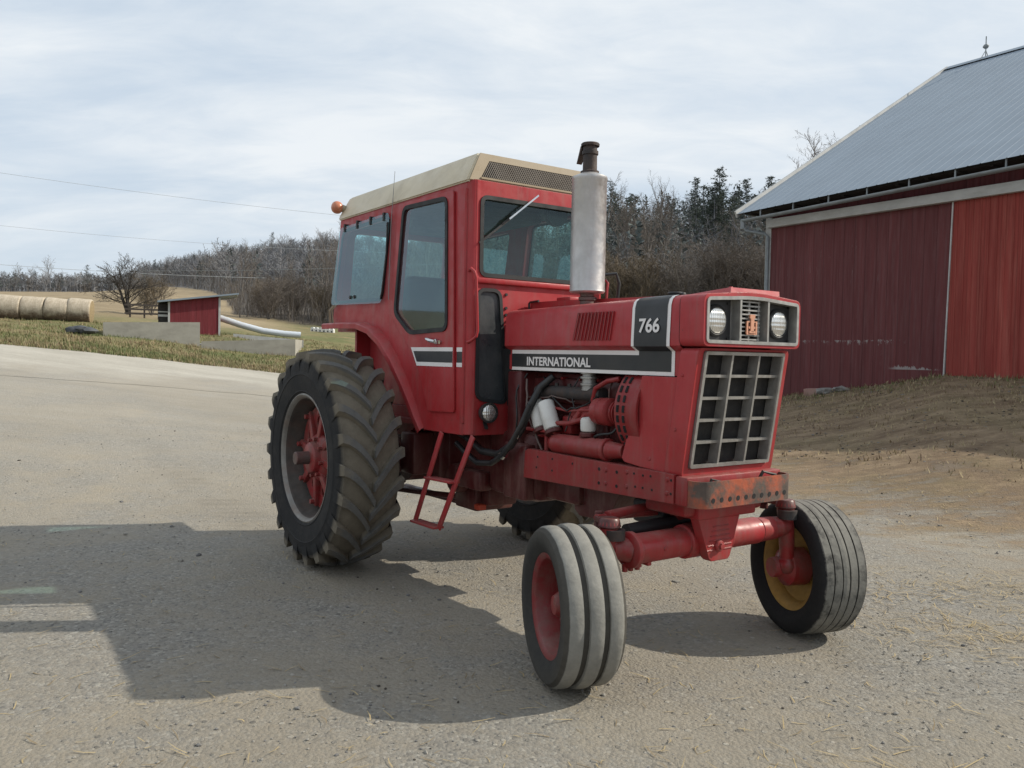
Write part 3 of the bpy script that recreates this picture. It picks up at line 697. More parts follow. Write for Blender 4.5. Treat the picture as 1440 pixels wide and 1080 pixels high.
mb = MB(); mb.box(2.60, 2.67, -.20, .20, .79, .81); mb.tube([(2.64, -.22, .80), (2.65, -.20, .885), (2.66, -.15, .87)], .007, 6); mb.tube([(2.63, .10, .80), (2.66, .14, .90), (2.67, .22, .88)], .008, 6)
mb.build('bolster_fittings', MT['rustpipe'], T)

# ---- front axle
AX = 2.45
mb = MB()
mb.cyl((AX, -.48, .563), (AX, .36, .563), .068, .066, 24, .006)
mb.lathe((AX, -.515, .563), (0, 1, 0), [(0, 0), (.070, 0), (.082, .006), (.082, .03), (.070, .04)], 24)
mb.cyl((AX, .36, .563), (AX, .50, .560), .062, .058, 24, .006)
for y in (-.505, -.47, -.43): mb.cyl((AX-.02, y, .50), (AX-.02, y, .462), .015, .012, 8)
for y in (-.46, -.40): mb.box(AX-.03, AX+.03, y-.012, y+.012, .485, .505, .004)
mb.cyl((AX, -.34, .563), (AX+.071, -.34, .563), .010, .010, 8)
mb.cyl((AX, -.17, .563), (AX, .12, .563), .080, .080, 24, .006)
axle = mb.build('front_axle', RT, T)
mb = MB()
mb.prism([(2.57, -.192, .765), (2.57, .095, .765), (2.57, .092, .69), (2.57, .030, .500), (2.57, .015, .486), (2.57, -.095, .486), (2.57, -.112, .50), (2.57, -.190, .69)], (-.05, 0, 0))
mb.prism([(2.37, -.15, .765), (2.37, .15, .765), (2.37, .05, .49), (2.37, -.05, .49)], (-.05, 0, 0))
mb.box(2.30, 2.58, -.20, .20, .685, .765, .012)
mb.cyl((2.57, -.050, .555), (2.585, -.050, .555), .028, .026, 16, .003); mb.cyl((2.584, -.050, .555), (2.596, -.050, .555), .015, .015, 6)
for k in range(6): mb.box(2.5695, 2.573, -.13+.008*k, .045-.006*k, .535+.022*k, .539+.022*k)
mb.build('pivot_bracket', RT, axle)
ST = R(-20)   # wheels steered to the tractor's right
cs, sn = math.cos(ST), math.sin(ST)
for s in (-1, 1):
    mb = MB(); ky = s*.565-.02; AK = AX+s*.04
    mb.tube([(AX, s*.49, .560), (AK, ky-s*.03, .575), (AK, ky, .575)], [.058, .05, .045], 16)
    mb.cyl((AK, ky, .675), (AK-.005, ky+s*.035, .375), .044, .036, 18, .006)
    mb.cyl((AK, ky, .675), (AK, ky, .70), .05, .046, 18, .004)
    kk = Vector((AK-.005, ky+s*.035, .365)); w = Vector((AX+(.045 if s > 0 else -.06), .715 if s > 0 else -.782, .348))
    mb.ico(kk, .055, 2); mb.cyl(kk, kk+(w-kk)*.55, .048, .04, 16, .004)
    mb.build('steering_knuckle', MT['red_low'], T)
    mb = MB(); e = Vector((AK, ky, .665)); a = e+Vector((-.17*cs-s*.02, -.17*sn, .015))
    mb.bar(e+Vector((0, 0, .02)), a, .05, .025, bev=.005); mb.cyl(a+Vector((0, 0, -.05)), a+Vector((0, 0, .03)), .022, .018, 12)
    mb.cyl(e, e+Vector((0, 0, .045)), .052, .045, 16, .006)
    mb.cur = 1; mb.cyl(e+Vector((.02, -s*.01, -.05)), e+Vector((.02, -s*.01, -.005)), .05, .05, 12)
    mb.build('steering_arm', [MT['red_dark'], MT['rustpipe']], T)
mb = MB(); mb.tube([(2.285, -.555, .685), (2.27, -.25, .672), (2.27, .20, .672), (2.295, .61, .685)], .016, 10); mb.tube([(2.30, -.50, .69), (2.22, -.02, .70)], [.024, .024], 12); mb.tube([(2.30, .55, .69), (2.22, .12, .70)], [.02, .02], 12)
mb.build('tie_rod', MT['red_low'], T)
mb = MB(); mb.tube([(2.34, -.42, .62), (2.34, .05, .64)], .032, 14); mb.tube([(2.34, .05, .64), (2.34, .40, .65)], .014, 10); mb.box(2.10, 2.32, -.16, .16, .60, .72, .02)
mb.build('steering_cylinder', MT['black'], T)

# ---- wheels
def wheel_front(name, loc, kind, label):
    s = -1 if loc[1] < 0 else 1
    mb = MB()   # rim: well, flanges and dished centre; local y is the axle, outside towards s
    prof = [(.222, -.105), (.230, -.105), (.230, -.095), (.212, -.085), (.196, -.06), (.190, .02), (.205, .07), (.212, .09), (.230, .098), (.230, .108), (.220, .108), (.200, .095), (.186, .06), (.178, .015), (.178, -.055), (.196, -.085)]
    mb.lathe((0, 0, 0), (0, s, 0), prof, 40, True)
    mb.lathe((0, 0, 0), (0, s, 0), [(.181, -.03), (.150, -.012), (.105, .012), (.07, .012), (.0, .012), (0, 0), (.07, 0), (.105, 0), (.150, -.026), (.181, -.044)], 40)
    for k in range(6):
        a = k*math.pi/3; mb.cyl((.085*math.cos(a), s*.0, .085*math.sin(a)), (.085*math.cos(a), s*.03, .085*math.sin(a)), .010, .009, 6)
    w = mb.build(name, MT['yellow'] if kind == 'flat' else MT['red_rim'], T, loc=loc, rot=(0, 0, ST)); tag(w, label)
    mb = MB(); mb.lathe((0, 0, 0), (0, s, 0), [(0, -.20), (.05, -.20), (.055, -.16), (.085, -.13), (.098, -.12), (.098, -.02), (.06, -.01), (.055, .05), (.04, .075), (0, .08)], 28)
    mb.build('wheel_hub', MT['red_low'], w)
    mb = MB()
    if kind == 'rib':
        half = [(.225, -.10), (.232, -.118), (.262, -.138), (.30, -.146), (.325, -.140), (.340, -.124), (.348, -.110), (.3505, -.085), (.3485, -.064), (.3475, -.061), (.336, -.058), (.335, -.048), (.335, -.038), (.337, -.035), (.352, -.031), (.355, -.022), (.358, 0)]
    else:
        half = [(.225, -.10), (.232, -.118), (.262, -.140), (.295, -.148), (.325, -.142), (.342, -.130), (.349, -.118)]
        for a, b in ((-.116, -.076), (-.068, -.026), (-.018, .0)):
            half += [(.3535-abs(a)*.02, a), (.3545-abs(b)*.02, b)]
            if b < 0: half += [(.339, b+.001), (.339, b+.007)]
        half.append((.3545, 0))
    half = [(r*.971, h*.93) for r, h in half]
    prof = half+[(r, -h) for r, h in half[::-1][1:]]+[(.209, .08), (.209, -.08)]
    mb.lathe((0, 0, 0), (0, 1, 0), prof, 72, True)
    mb.build('tyre', MT['tyre_rib'] if kind == 'rib' else MT['tyre_flat'], w, smooth=28)
wheel_front('front_wheel', (AX-.06, -.782, .348), 'rib', 'red rim with dusty three-ribbed tyre on the near side')
wheel_front('front_wheel', (AX+.045, .715, .347), 'flat', 'yellow rim with narrow-grooved tyre and red hub on the far side')

lug_parts = []
def rear_tyre_mesh():
    mb = MB()
    half = [(.405, -.165), (.415, -.182), (.435, -.193), (.44, -.199), (.447, -.196), (.50, -.204), (.545, -.207), (.55, -.211), (.558, -.208), (.59, -.206), (.625, -.199), (.652, -.182), (.664, -.142), (.672, -.08), (.675, 0)]
    mb.lathe((0, 0, 0), (0, 1, 0), half+[(r, -h) for r, h in half[::-1][1:]]+[(.395, .15), (.395, -.15)], 96, True)
    N = 22
    for s in (-1, 1):
        for k in range(N):
            a0 = 2*math.pi*(k+(.5 if s > 0 else 0))/N; rows = []
            nst = 9; jit = rg.uniform(-.01, .01)
            for i in range(nst):
                t = i/(nst-1)
                if i == 0: y, r0, r1, th = .208, .585, .597, 0
                elif i == 1: y, r0, r1, th = .207, .615, .655, .0
                else:
                    q = (i-2)/(nst-3); y = .200-.207*q
                    r0 = .655 if q < .1 else .668; r1 = .697+.024*min(1, q*1.6); th = .05*q+.25*(q**1.7)
                w = (.032-.008*t) if i > 1 else .034
                ang = a0-th+jit
                rows.append((y*s, r0, r1, ang, w))
            vs = []
            for y, r0, r1, ang, w in rows:
                # local slope of the lug across the tread decides how its width turns into angle
                for r, ww in ((r0-.01, w*1.25), (r1, w*.92), (r1, -w*.92), (r0-.01, -w*1.25)):
                    an = ang+ww/r*1.0; vs.append((r*math.cos(an), y, r*math.sin(an)))
            fs = []
            for i in range(nst-1):
                for j in range(4):
                    j2 = (j+1) % 4; fs.append((i*4+j, i*4+j2, (i+1)*4+j2, (i+1)*4+j))
            fs += [(0, 1, 2, 3), tuple((nst-1)*4+j for j in (3, 2, 1, 0))]
            mb.add(vs, fs)
    return mb.mesh('tyre', [MT['tyre_rear']], 30)
tyre_me = rear_tyre_mesh()
for s in (-1, 1):
    mb = MB()   # cast red centre with lightening holes, recessed in the rim
    hole = []
    for k in range(8):
        a = 2*math.pi*k/8+.2; c = Vector((.235*math.cos(a), .235*math.sin(a))); hole.append([(c.x+.042*math.cos(t), s*.06, c.y+.042*math.sin(t)) for t in [j*math.pi/6 for j in range(12)]])
    mb.prism([(.345*math.cos(j*math.pi/24), s*.06, .345*math.sin(j*math.pi/24)) for j in range(48)], (0, -s*.05, 0), hole)
    mb.lathe((0, 0, 0), (0, s, 0), [(0, -.10), (.15, -.10), (.16, .075), (.14, .10), (.11, .11), (.10, .145), (.085, .155), (0, .155)], 32)
    for k in range(8):
        a = 2*math.pi*k/8+.59; mb.bar((.12*math.cos(a), s*.085, .12*math.sin(a)), (.34*math.cos(a), s*.065, .34*math.sin(a)), .05, .04, (0, 1, 0), .008)
        mb.cyl((.31*math.cos(a), s*.07, .31*math.sin(a)), (.31*math.cos(a), s*.115, .31*math.sin(a)), .019, .017, 6)
        mb.cyl((.125*math.cos(a), s*.09, .125*math.sin(a)), (.125*math.cos(a), s*.13, .125*math.sin(a)), .014, .013, 6)
    w = mb.build('rear_wheel', MT['red_low'], T, loc=((-.09, -.857, .721) if s < 0 else (.02, .86, .721))); tag(w, 'tall lugged rear wheel on the near side' if s < 0 else 'tall lugged rear wheel on the far side')
    o = bpy.data.objects.new('tyre', tyre_me); COL.objects.link(o); o.parent = w
    mb = MB(); mb.lathe((0, 0, 0), (0, s, 0), [(.405, .165), (.428, .178), (.428, .187), (.417, .192), (.404, .184), (.398, .172), (.394, .166)], 64)
    mb.cur = 1; mb.lathe((0, 0, 0), (0, s, 0), [(.394, .166), (.386, .150), (.384, .12), (.366, .095), (.362, -.04), (.372, -.10), (.384, -.15), (.40, -.18), (.43, -.192), (.43, -.185), (.41, -.16), (.40, 0), (.405, .165)], 64); mb.build('rim', [MT['rimgrey'], MT['rimdark']], w, smooth=40)
    mb = MB(); mb.cyl((0, -s*.1, 0), (0, s*.245, 0), .043, .043, 20, .004); mb.build('axle_shaft', MT['axle_end'], w)
    mb = MB(); mb.cur = 0; mb.lathe((0, 0, 0), (0, s, 0), [(.36, -.03), (.0, -.03), (0, -.032), (.36, -.034)], 40); mb.build('wheel_backing', MT['dark'], w)

# ---- muffler
mb = MB(); mx, my = 1.702, -.15
mb.lathe((mx, my, 1.757), (0, 0, 1), [(0, 0), (.05, .002), (.088, .006), (.096, .014), (.094, .024), (.094, .606), (.097, .613), (.095, .625), (.06, .640), (.05, .645), (0, .646)], 40)
muf = mb.build('muffler', MT['muffler'], T)
mb = MB(); mb.cyl((mx, my, 1.60), (mx, my, 1.766), .039, .037, 20); mb.lathe((mx, my, 1.72), (0, 0, 1), [(.039, 0), (.046, .005), (.046, .02), (.039, .025)], 20); mb.build('neck_pipe', MT['axle_end'], muf)
mb = MB(); mb.cyl((mx, my, 2.39), (mx, my, 2.548), .039, .037, 24); mb.lathe((mx, my, 2.393), (0, 0, 1), [(.039, 0), (.05, .004), (.05, .02), (.039, .026)], 24); sp_ = mb.build('exhaust_stack', MT['rustpipe'], muf)
mb = MB(); mb.lathe((mx, my, 2.546), (0, 0, 1), [(.0, .006), (.046, .006), (.049, 0), (.05, .012), (.046, .017), (0, .019)], 24); mb.lathe((mx, my, 2.500), (0, 0, 1), [(.038, 0), (.044, .002), (.044, .02), (.038, .022)], 24)
mb.prism([(mx-.04, my-.022, 2.548), (mx-.085, my-.018, 2.475), (mx-.10, my-.012, 2.47), (mx-.055, my-.022, 2.556)], (0, .036, 0)); mb.build('rain_cap', MT['rustpipe'], muf)

# ---- engine bay
mb = MB(); mb.box(1.25, 2.16, -.17, .17, .86, 1.33, .02); mb.box(1.30, 2.10, -.20, -.16, 1.16, 1.30, .015)
for k in range(6): mb.box(1.34+.13*k, 1.42+.13*k, -.195, .195, .93, 1.10, .02)
mb.box(1.16, 1.30, -.29, .29, .80, 1.335, .02); mb.box(1.25, 2.2, .17, .24, .92, 1.30, .02)
mb.build('engine_block', MT['red_dark'], T)
mb = MB(); mb.tube([(1.40, -.235, 1.222), (1.95, -.235, 1.228)], .036, 14)
for k in range(5): mb.tube([(1.46+.11*k, -.235, 1.222), (1.46+.11*k, -.17, 1.222)], .03, 10); mb.cyl((1.46+.11*k, -.24, 1.25), (1.46+.11*k, -.24, 1.275), .012, .010, 6)
mb.build('exhaust_manifold', MT['rustpipe'], T)
mb = MB(); mb.cyl((1.835, -.235, 1.245), (1.835, -.235, 1.345), .038, .034, 18); 
for z in (1.27, 1.305, 1.33): mb.lathe((1.835, -.235, z), (0, 0, 1), [(.036, 0), (.046, .002), (.046, .012), (.036, .014)], 18)
mb.build('exhaust_elbow', MT['silver'], T)
def can(x0, z0, x1, z1, r, y):
    mb = MB(); p, q = Vector((x0, y, z0)), Vector((x1, y+.0, z1)); L = (p-q).length
    mb.lathe(q, p-q, [(0, 0), (r-.012, 0), (r-.003, .006), (r, .018), (r, L-.016), (r-.004, L-.005), (r-.012, L), (0, L+.003)], 26); mb.cur = 1
    mb.lathe(q, q-p, [(r-.004, 0), (r+.004, .004), (r+.004, .022), (0, .024)], 20)
    mb.build('filter', [MT['white_can'], MT['red_dark']], T)
can(1.415, 1.172, 1.487, 1.022, .044, -.275); can(1.528, 1.172, 1.602, 1.022, .046, -.285); can(1.878, 1.108, 1.880, 1.032, .041, -.27)
mb = MB(); mb.tube([(1.63, -.28, .952), (2.03, -.28, .958)], [.052, .052], 22); mb.cyl((2.03, -.28, .958), (2.055, -.28, .958), .058, .058, 20, .004); mb.cyl((2.055, -.28, .958), (2.16, -.27, .962), .046, .034, 16); mb.cyl((1.60, -.28, .952), (1.63, -.28, .952), .04, .05, 16)
mb.build('starter_motor', MT['red_low'], T)
mb = MB(); mb.lathe((1.93, -.255, 1.145), (1, 0, 0), [(0, 0), (.058, 0), (.068, .01), (.07, .05), (.066, .055), (.066, .065), (.071, .07), (.071, .115), (.06, .125), (.03, .13), (.03, .15), (.062, .152), (.062, .158), (.04, .165), (.062, .172), (.062, .178), (0, .18)], 28)
for k in range(14):
    a = k*2*math.pi/14; mb.cyl((1.928, -.255+.045*math.cos(a), 1.145+.045*math.sin(a)), (1.934, -.255+.045*math.cos(a), 1.145+.045*math.sin(a)), .006, .006, 6)
mb.build('alternator', MT['red_low'], T)
mb = MB(); mb.cur = 1
for k in range(16):
    a0, a1 = R(95+k*11.2), R(95+k*11.2+7.5)
    for rr, x in ((.2515, 2.165), (.2515, 2.205)):
        pts = [(x, -.08+rr*math.cos(a0+(a1-a0)*t/3), 1.16+rr*math.sin(a0+(a1-a0)*t/3)) for t in range(4)]
        mb.tube(pts, .0075, 6)
mb.cur = 0; mb.lathe((2.15, -.08, 1.16), (1, 0, 0), [(.19, -.012), (.25, -.012), (.25, .14), (.235, .14), (.235, .0), (.19, .0)], 40, True)
mb.build('fan_shroud', [MT['red_low'], MT['dark']], T)
mb = MB(); mb.prism([(2.11, -.10, 1.24), (2.11, -.30, 1.19), (2.11, -.30, 1.12), (2.11, -.10, .90)], (.014, 0, 0)); mb.cyl((2.09, -.08, 1.05), (2.12, -.08, 1.05), .11, .11, 24); mb.build('fan_belt', MT['rubber'], T)
mb = MB()
mb.tube([(2.10, -.26, 1.315), (2.02, -.27, 1.30), (1.93, -.27, 1.26), (1.905, -.265, 1.20), (1.91, -.255, 1.15)], .013, 8)
mb.tube([(1.60, -.27, .955), (1.585, -.28, 1.00), (1.63, -.28, 1.06), (1.72, -.27, 1.065), (1.80, -.25, 1.09), (1.83, -.23, 1.14)], .014, 8)
mb.tube([(1.50, -.25, 1.145), (1.70, -.26, 1.13), (1.88, -.25, 1.145)], .008, 6); mb.tube([(1.53, -.27, .90), (1.53, -.27, 1.03)], .014, 8); mb.tube([(1.60, -.26, .90), (1.60, -.26, 1.02)], .010, 8)
mb.tube([(1.74, -.26, 1.07), (1.80, -.24, 1.15), (1.86, -.22, 1.16)], .018, 8)
mb.build('engine_pipes', MT['red_low'], T)
for pts, r in (([(.80, -.40, .95), (.92, -.38, .905), (1.045, -.38, .852), (1.213, -.38, .852), (1.338, -.375, .914), (1.412, -.36, 1.009), (1.452, -.33, 1.143), (1.49, -.29, 1.25), (1.54, -.24, 1.31)], .021), ([(.80, -.41, .88), (.887, -.39, .822), (1.013, -.39, .780), (1.166, -.39, .795), (1.277, -.39, .853), (1.368, -.385, .943), (1.43, -.37, 1.04), (1.46, -.34, 1.15)], .017)):
    mb = MB(); mb.tube(pts, r, 10); mb.build('hydraulic_hose', MT['hose'], T, smooth=80)
for a_, b_, r_ in (((1.235, -.375, .862), (1.258, -.375, .874), .0235), ((1.265, -.382, .842), (1.285, -.382, .858), .021), ((1.375, -.367, .967), (1.39, -.365, .99), .0245)):
    mb = MB(); mb.tube([a_, b_], r_, 12); mb.build('hose_fitting', MT['chrome'], T)

g2 = random.Random(5)
for k, pts in enumerate(([(1.42, -.21, 1.31), (1.55, -.26, 1.20), (1.70, -.27, 1.13), (1.83, -.25, 1.17), (1.95, -.28, 1.22)], [(1.35, -.28, 1.28), (1.38, -.30, 1.10), (1.45, -.29, .98), (1.50, -.28, .90)], [(1.75, -.22, 1.32), (1.70, -.25, 1.24), (1.74, -.26, 1.16), (1.69, -.27, 1.02)], [(2.00, -.22, 1.32), (2.04, -.27, 1.25), (2.02, -.26, 1.20)],
     [(1.90, -.22, .91), (1.96, -.29, 1.02), (2.05, -.28, 1.04), (2.12, -.24, 1.10)], [(1.32, -.25, 1.18), (1.50, -.29, 1.19), (1.62, -.28, 1.20), (1.72, -.23, 1.18)], [(1.28, -.30, .92), (1.30, -.31, 1.05), (1.27, -.30, 1.22), (1.31, -.25, 1.32)])):
    mb = MB(); fp = [Vector(a).lerp(Vector(c_), q/4)+Vector((g2.gauss(0, .004), 0, g2.gauss(0, .004))) for a, c_ in zip(pts, pts[1:]) for q in range(4)]+[Vector(pts[-1])]
    mb.tube(fp, (.005, .007, .004)[k % 3], 6); mb.build('engine_wiring' if k % 3 != 1 else 'fuel_line', MT['hose'] if k % 2 == 0 else MT['axle_end'], T, smooth=70)
for k in range(16):
    x, z = 1.32+.05*k, (.92, 1.13, 1.30)[k % 3]; mb = MB(); mb.cyl((x, -.165, z), (x, -.207, z), .011, .010, 6); mb.build('engine_bolt', MT['red_low'], T)
for x, z, r_ in ((1.70, 1.10, .05), (1.40, 1.02, .07), (1.78, .99, .045)): mb = MB(); mb.cyl((x, -.16, z), (x, -.225, z), r_, r_*.85, 16, .006); mb.build('core_plug', MT['red_low'], T)
for a_ in ((1.62, 1.70, -.24, -.16, 1.00, 1.10, .012), (1.74, 1.90, -.25, -.16, 1.105, 1.145, .01), (1.37, 1.63, -.30, -.2, 1.00, 1.02, .006)): mb = MB(); mb.box(*a_); mb.build('mounting_bracket', MT['red_low'], T)
# ---- driveline underneath
mb = MB()
mb.prism([(1.60, -.15, .75), (1.64, -.15, .585), (1.68, -.15, .555), (1.88, -.15, .560), (1.93, -.15, .60), (2.02, -.15, .75)], (0, .30, 0))
mb.box(.92, 1.42, -.26, .26, .585, .98, .05); mb.box(1.36, 1.72, -.19, .19, .61, .80, .03)
mb.box(-.30, 1.0, -.22, .22, .585, .96, .04); mb.box(-.32, .40, -.30, .30, .58, 1.0, .04)
mb.cyl((.05, -.66, .721), (.05, .66, .721), .115, .115, 24); mb.cyl((.05, -.38, .721), (.05, .38, .721), .175, .175, 24)
mb.box(.44, .70, -.20, .10, .415, .60, .02); mb.box(.70, .80, -.16, .06, .46, .60, .02); mb.cyl((.55, -.21, .62), (.55, -.28, .62), .10, .09, 20); mb.box(.60, .90, -.30, -.2, .58, .70, .02)
mb.box(.15, .34, -.46, -.3, .62, .90, .02); mb.box(1.18, 1.40, -.32, -.24, .60, .92, .015); mb.box(1.18, 1.40, .24, .32, .60, .92, .015)
mb.build('transmission_housing', MT['red_dark'], T)
mb = MB(); mb.box(.705, .765, -.215, -.155, .435, .472, .008); mb.build('remote_coupler', MT['orange'], T)
mb = MB(); mb.tube([(-.35, -.30, .60), (-.42, -.36, .40)], .022, 8); mb.tube([(-.42, -.36, .44), (.10, -.20, .45), (.50, -.10, .47)], .020, 8); mb.tube([(-.40, -.12, .42), (.5, -.08, .42)], .024, 8); mb.box(-.44, -.36, -.42, -.30, .36, .62, .01); mb.tube([(-.36, -.34, .66), (-.05, -.32, .52)], .015, 8); mb.tube([(-.5, -.38, .52), (-.3, -.42, .54)], .025, 8)
mb.build('hitch_linkage', MT['red_dark'], T)

# ---- cab
Y0 = .509
def side(pts, s, y): return [(x, s*y, z) for x, z in pts]
ARCH = [(-.91, 1.637), (-.60, 1.637), (-.30, 1.630), (-.12, 1.592), (.04, 1.512), (.20, 1.385), (.33, 1.250), (.43, 1.130), (.50, 1.03), (.565, .945)]
dwin = [(.279, 2.366), (.83, 2.352), (.853, 1.572), (.385, 1.556), (.172, 1.690)]
rwin = [(-.715, 2.325), (.055, 2.340), (-.050, 1.795), (-.855, 1.808)]
outl = [(1.035, .950), (1.035, 2.425), (-.775, 2.44)]+ARCH
mb = MB()
dh = rpoly(dwin, .05); rh = rpoly(rwin, .06)
for s in (-1, 1):
    mb.prism(side(outl, s, Y0), (0, -s*.035, 0), [side(dh, s, Y0), side(rh, s, Y0)])
    # rounded corner posts at the windscreen
    mb.cyl((1.035, s*.462, .955), (1.035, s*.462, 2.43), .047, .047, 20)
    mb.cyl((1.035, s*.512, 1.02), (1.035, s*.512, 2.38), .010, .010, 8)
# front wall with windscreen and two tall foot panels
fw = [(-.47, .950), (-.20, .950), (-.20, 1.30), (.20, 1.30), (.20, .950), (.47, .950), (.47, 2.43), (-.47, 2.43)]
ws = rpoly([(-.435, 1.885), (.435, 1.885), (.435, 2.335), (-.435, 2.335)], .04)
cw = lambda s: rpoly([(s*.452, 1.165), (s*.243, 1.135), (s*.300, 1.80), (s*.452, 1.80)], .05)
mb.prism([(1.082, y, z) for y, z in fw], (-.04, 0, 0), [[(1.082, y, z) for y, z in h] for h in (ws, cw(-1), cw(1))])
mb.box(1.07, 1.105, -.47, .47, 1.835, 1.868, .008)
# rear wall
rw = [(-.47, 1.62), (.47, 1.62), (.47, 2.43), (-.47, 2.43)]; rwh = rpoly([(-.40, 1.78), (.40, 1.78), (.40, 2.33), (-.40, 2.33)], .05)
def rx(z): return -.91+(z-1.637)*.168
mb.prism([(rx(z), y, z) for y, z in rw], (.035, 0, 0), [[(rx(z), y, z) for y, z in rwh]])
mb.box(-.90, -.55, -.47, .47, 1.58, 1.62); mb.box(-.58, -.55, -.47, .47, 1.0, 1.6); mb.box(-.56, 1.05, -.45, .45, .955, .99)
cab = mb.build('cab_body', RT, T)
mb = MB(); mb.box(-.76, 1.02, -.47, .47, 2.37, 2.42); mb.box(-.05, .7, -.30, .30, 2.30, 2.37, .03); mb.box(.90, 1.03, -.42, .42, 2.345, 2.42, .01); mb.build('headliner', MT['liner'], cab)
mb = MB(); mb.lathe((.93, .19, 2.325), (1, 0, 0), [(0, 0), (.07, .0), (.085, .03), (.085, .06), (0, .06)], 20); mb.build('ventilation_outlet', MT['black'], cab)
# fenders
for s in (-1, 1):
    mb = MB()
    wd = [.092, .092, .088, .080, .072, .064, .056, .048, .040, .030]
    n = len(ARCH); vs = []
    for (x, z), w in zip(ARCH, wd):
        vs += [(x, s*(Y0-.004), z+.012), (x, s*(Y0+w-.012), z+.004), (x, s*(Y0+w), z-.006)]
    dn = []
    for i, (x, z) in enumerate(ARCH):
        a, b = Vector(ARCH[max(i-1, 0)]), Vector(ARCH[min(i+1, n-1)]); d = (b-a).normalized(); nn = Vector((d.y, -d.x))
        nn = -nn if nn.dot(Vector((-.2, 1))) > 0 else nn
        dn.append((x+nn.x*.040, z+nn.y*.040))
    for (x, z), w in zip(dn, wd): vs += [(x, s*(Y0+w), z), (x, s*(Y0+w-.008), z)]
    fs = []
    for i in range(n-1):
        for k in range(2): fs.append((i*3+k, i*3+k+1, (i+1)*3+k+1, (i+1)*3+k))
        o = n*3; fs.append((i*3+2, o+i*2, o+(i+1)*2, (i+1)*3+2)); fs.append((o+i*2, o+i*2+1, o+(i+1)*2+1, o+(i+1)*2))
    fs.append((0, 1, 2, n*3))
    mb.add(vs, fs)
    # inner wheel arch: roof strip and flat plate
    strip_in = [(x, s*(Y0-.002), z-.004) for x, z in ARCH]+[(x, s*.36, z-.004) for x, z in ARCH]
    mb.add(strip_in, [(i, i+1, n+i+1, n+i) for i in range(n-1)])
    fe = mb.build('fender', RT, T, fix=True)
    mb = MB(); mb.prism(side([(-.745, 1.636), (-.30, 1.630), (-.12, 1.592), (.04, 1.512), (.20, 1.385), (.33, 1.250), (.43, 1.130), (.46, 1.075), (-.245, 1.06)], s, .362), (0, -s*.012, 0))
    mb.prism(side([(-.20, 1.06), (.46, 1.075), (.20, .90), (.0, .86), (-.15, .93)], s, .372), (0, s*.03, 0)); mb.build('wheel_arch_plate', RT, fe)
    if s < 0:
        mb = MB()
        for k, x in enumerate((-.875, -.845, -.80)): mb.tube([(x, s*.55, 1.645), (x-.01*k, s*.555, 1.74), (x+.02, s*.515, 1.80)], .005, 6)
        mb.build('wiring', MT['beige_dk'], fe)
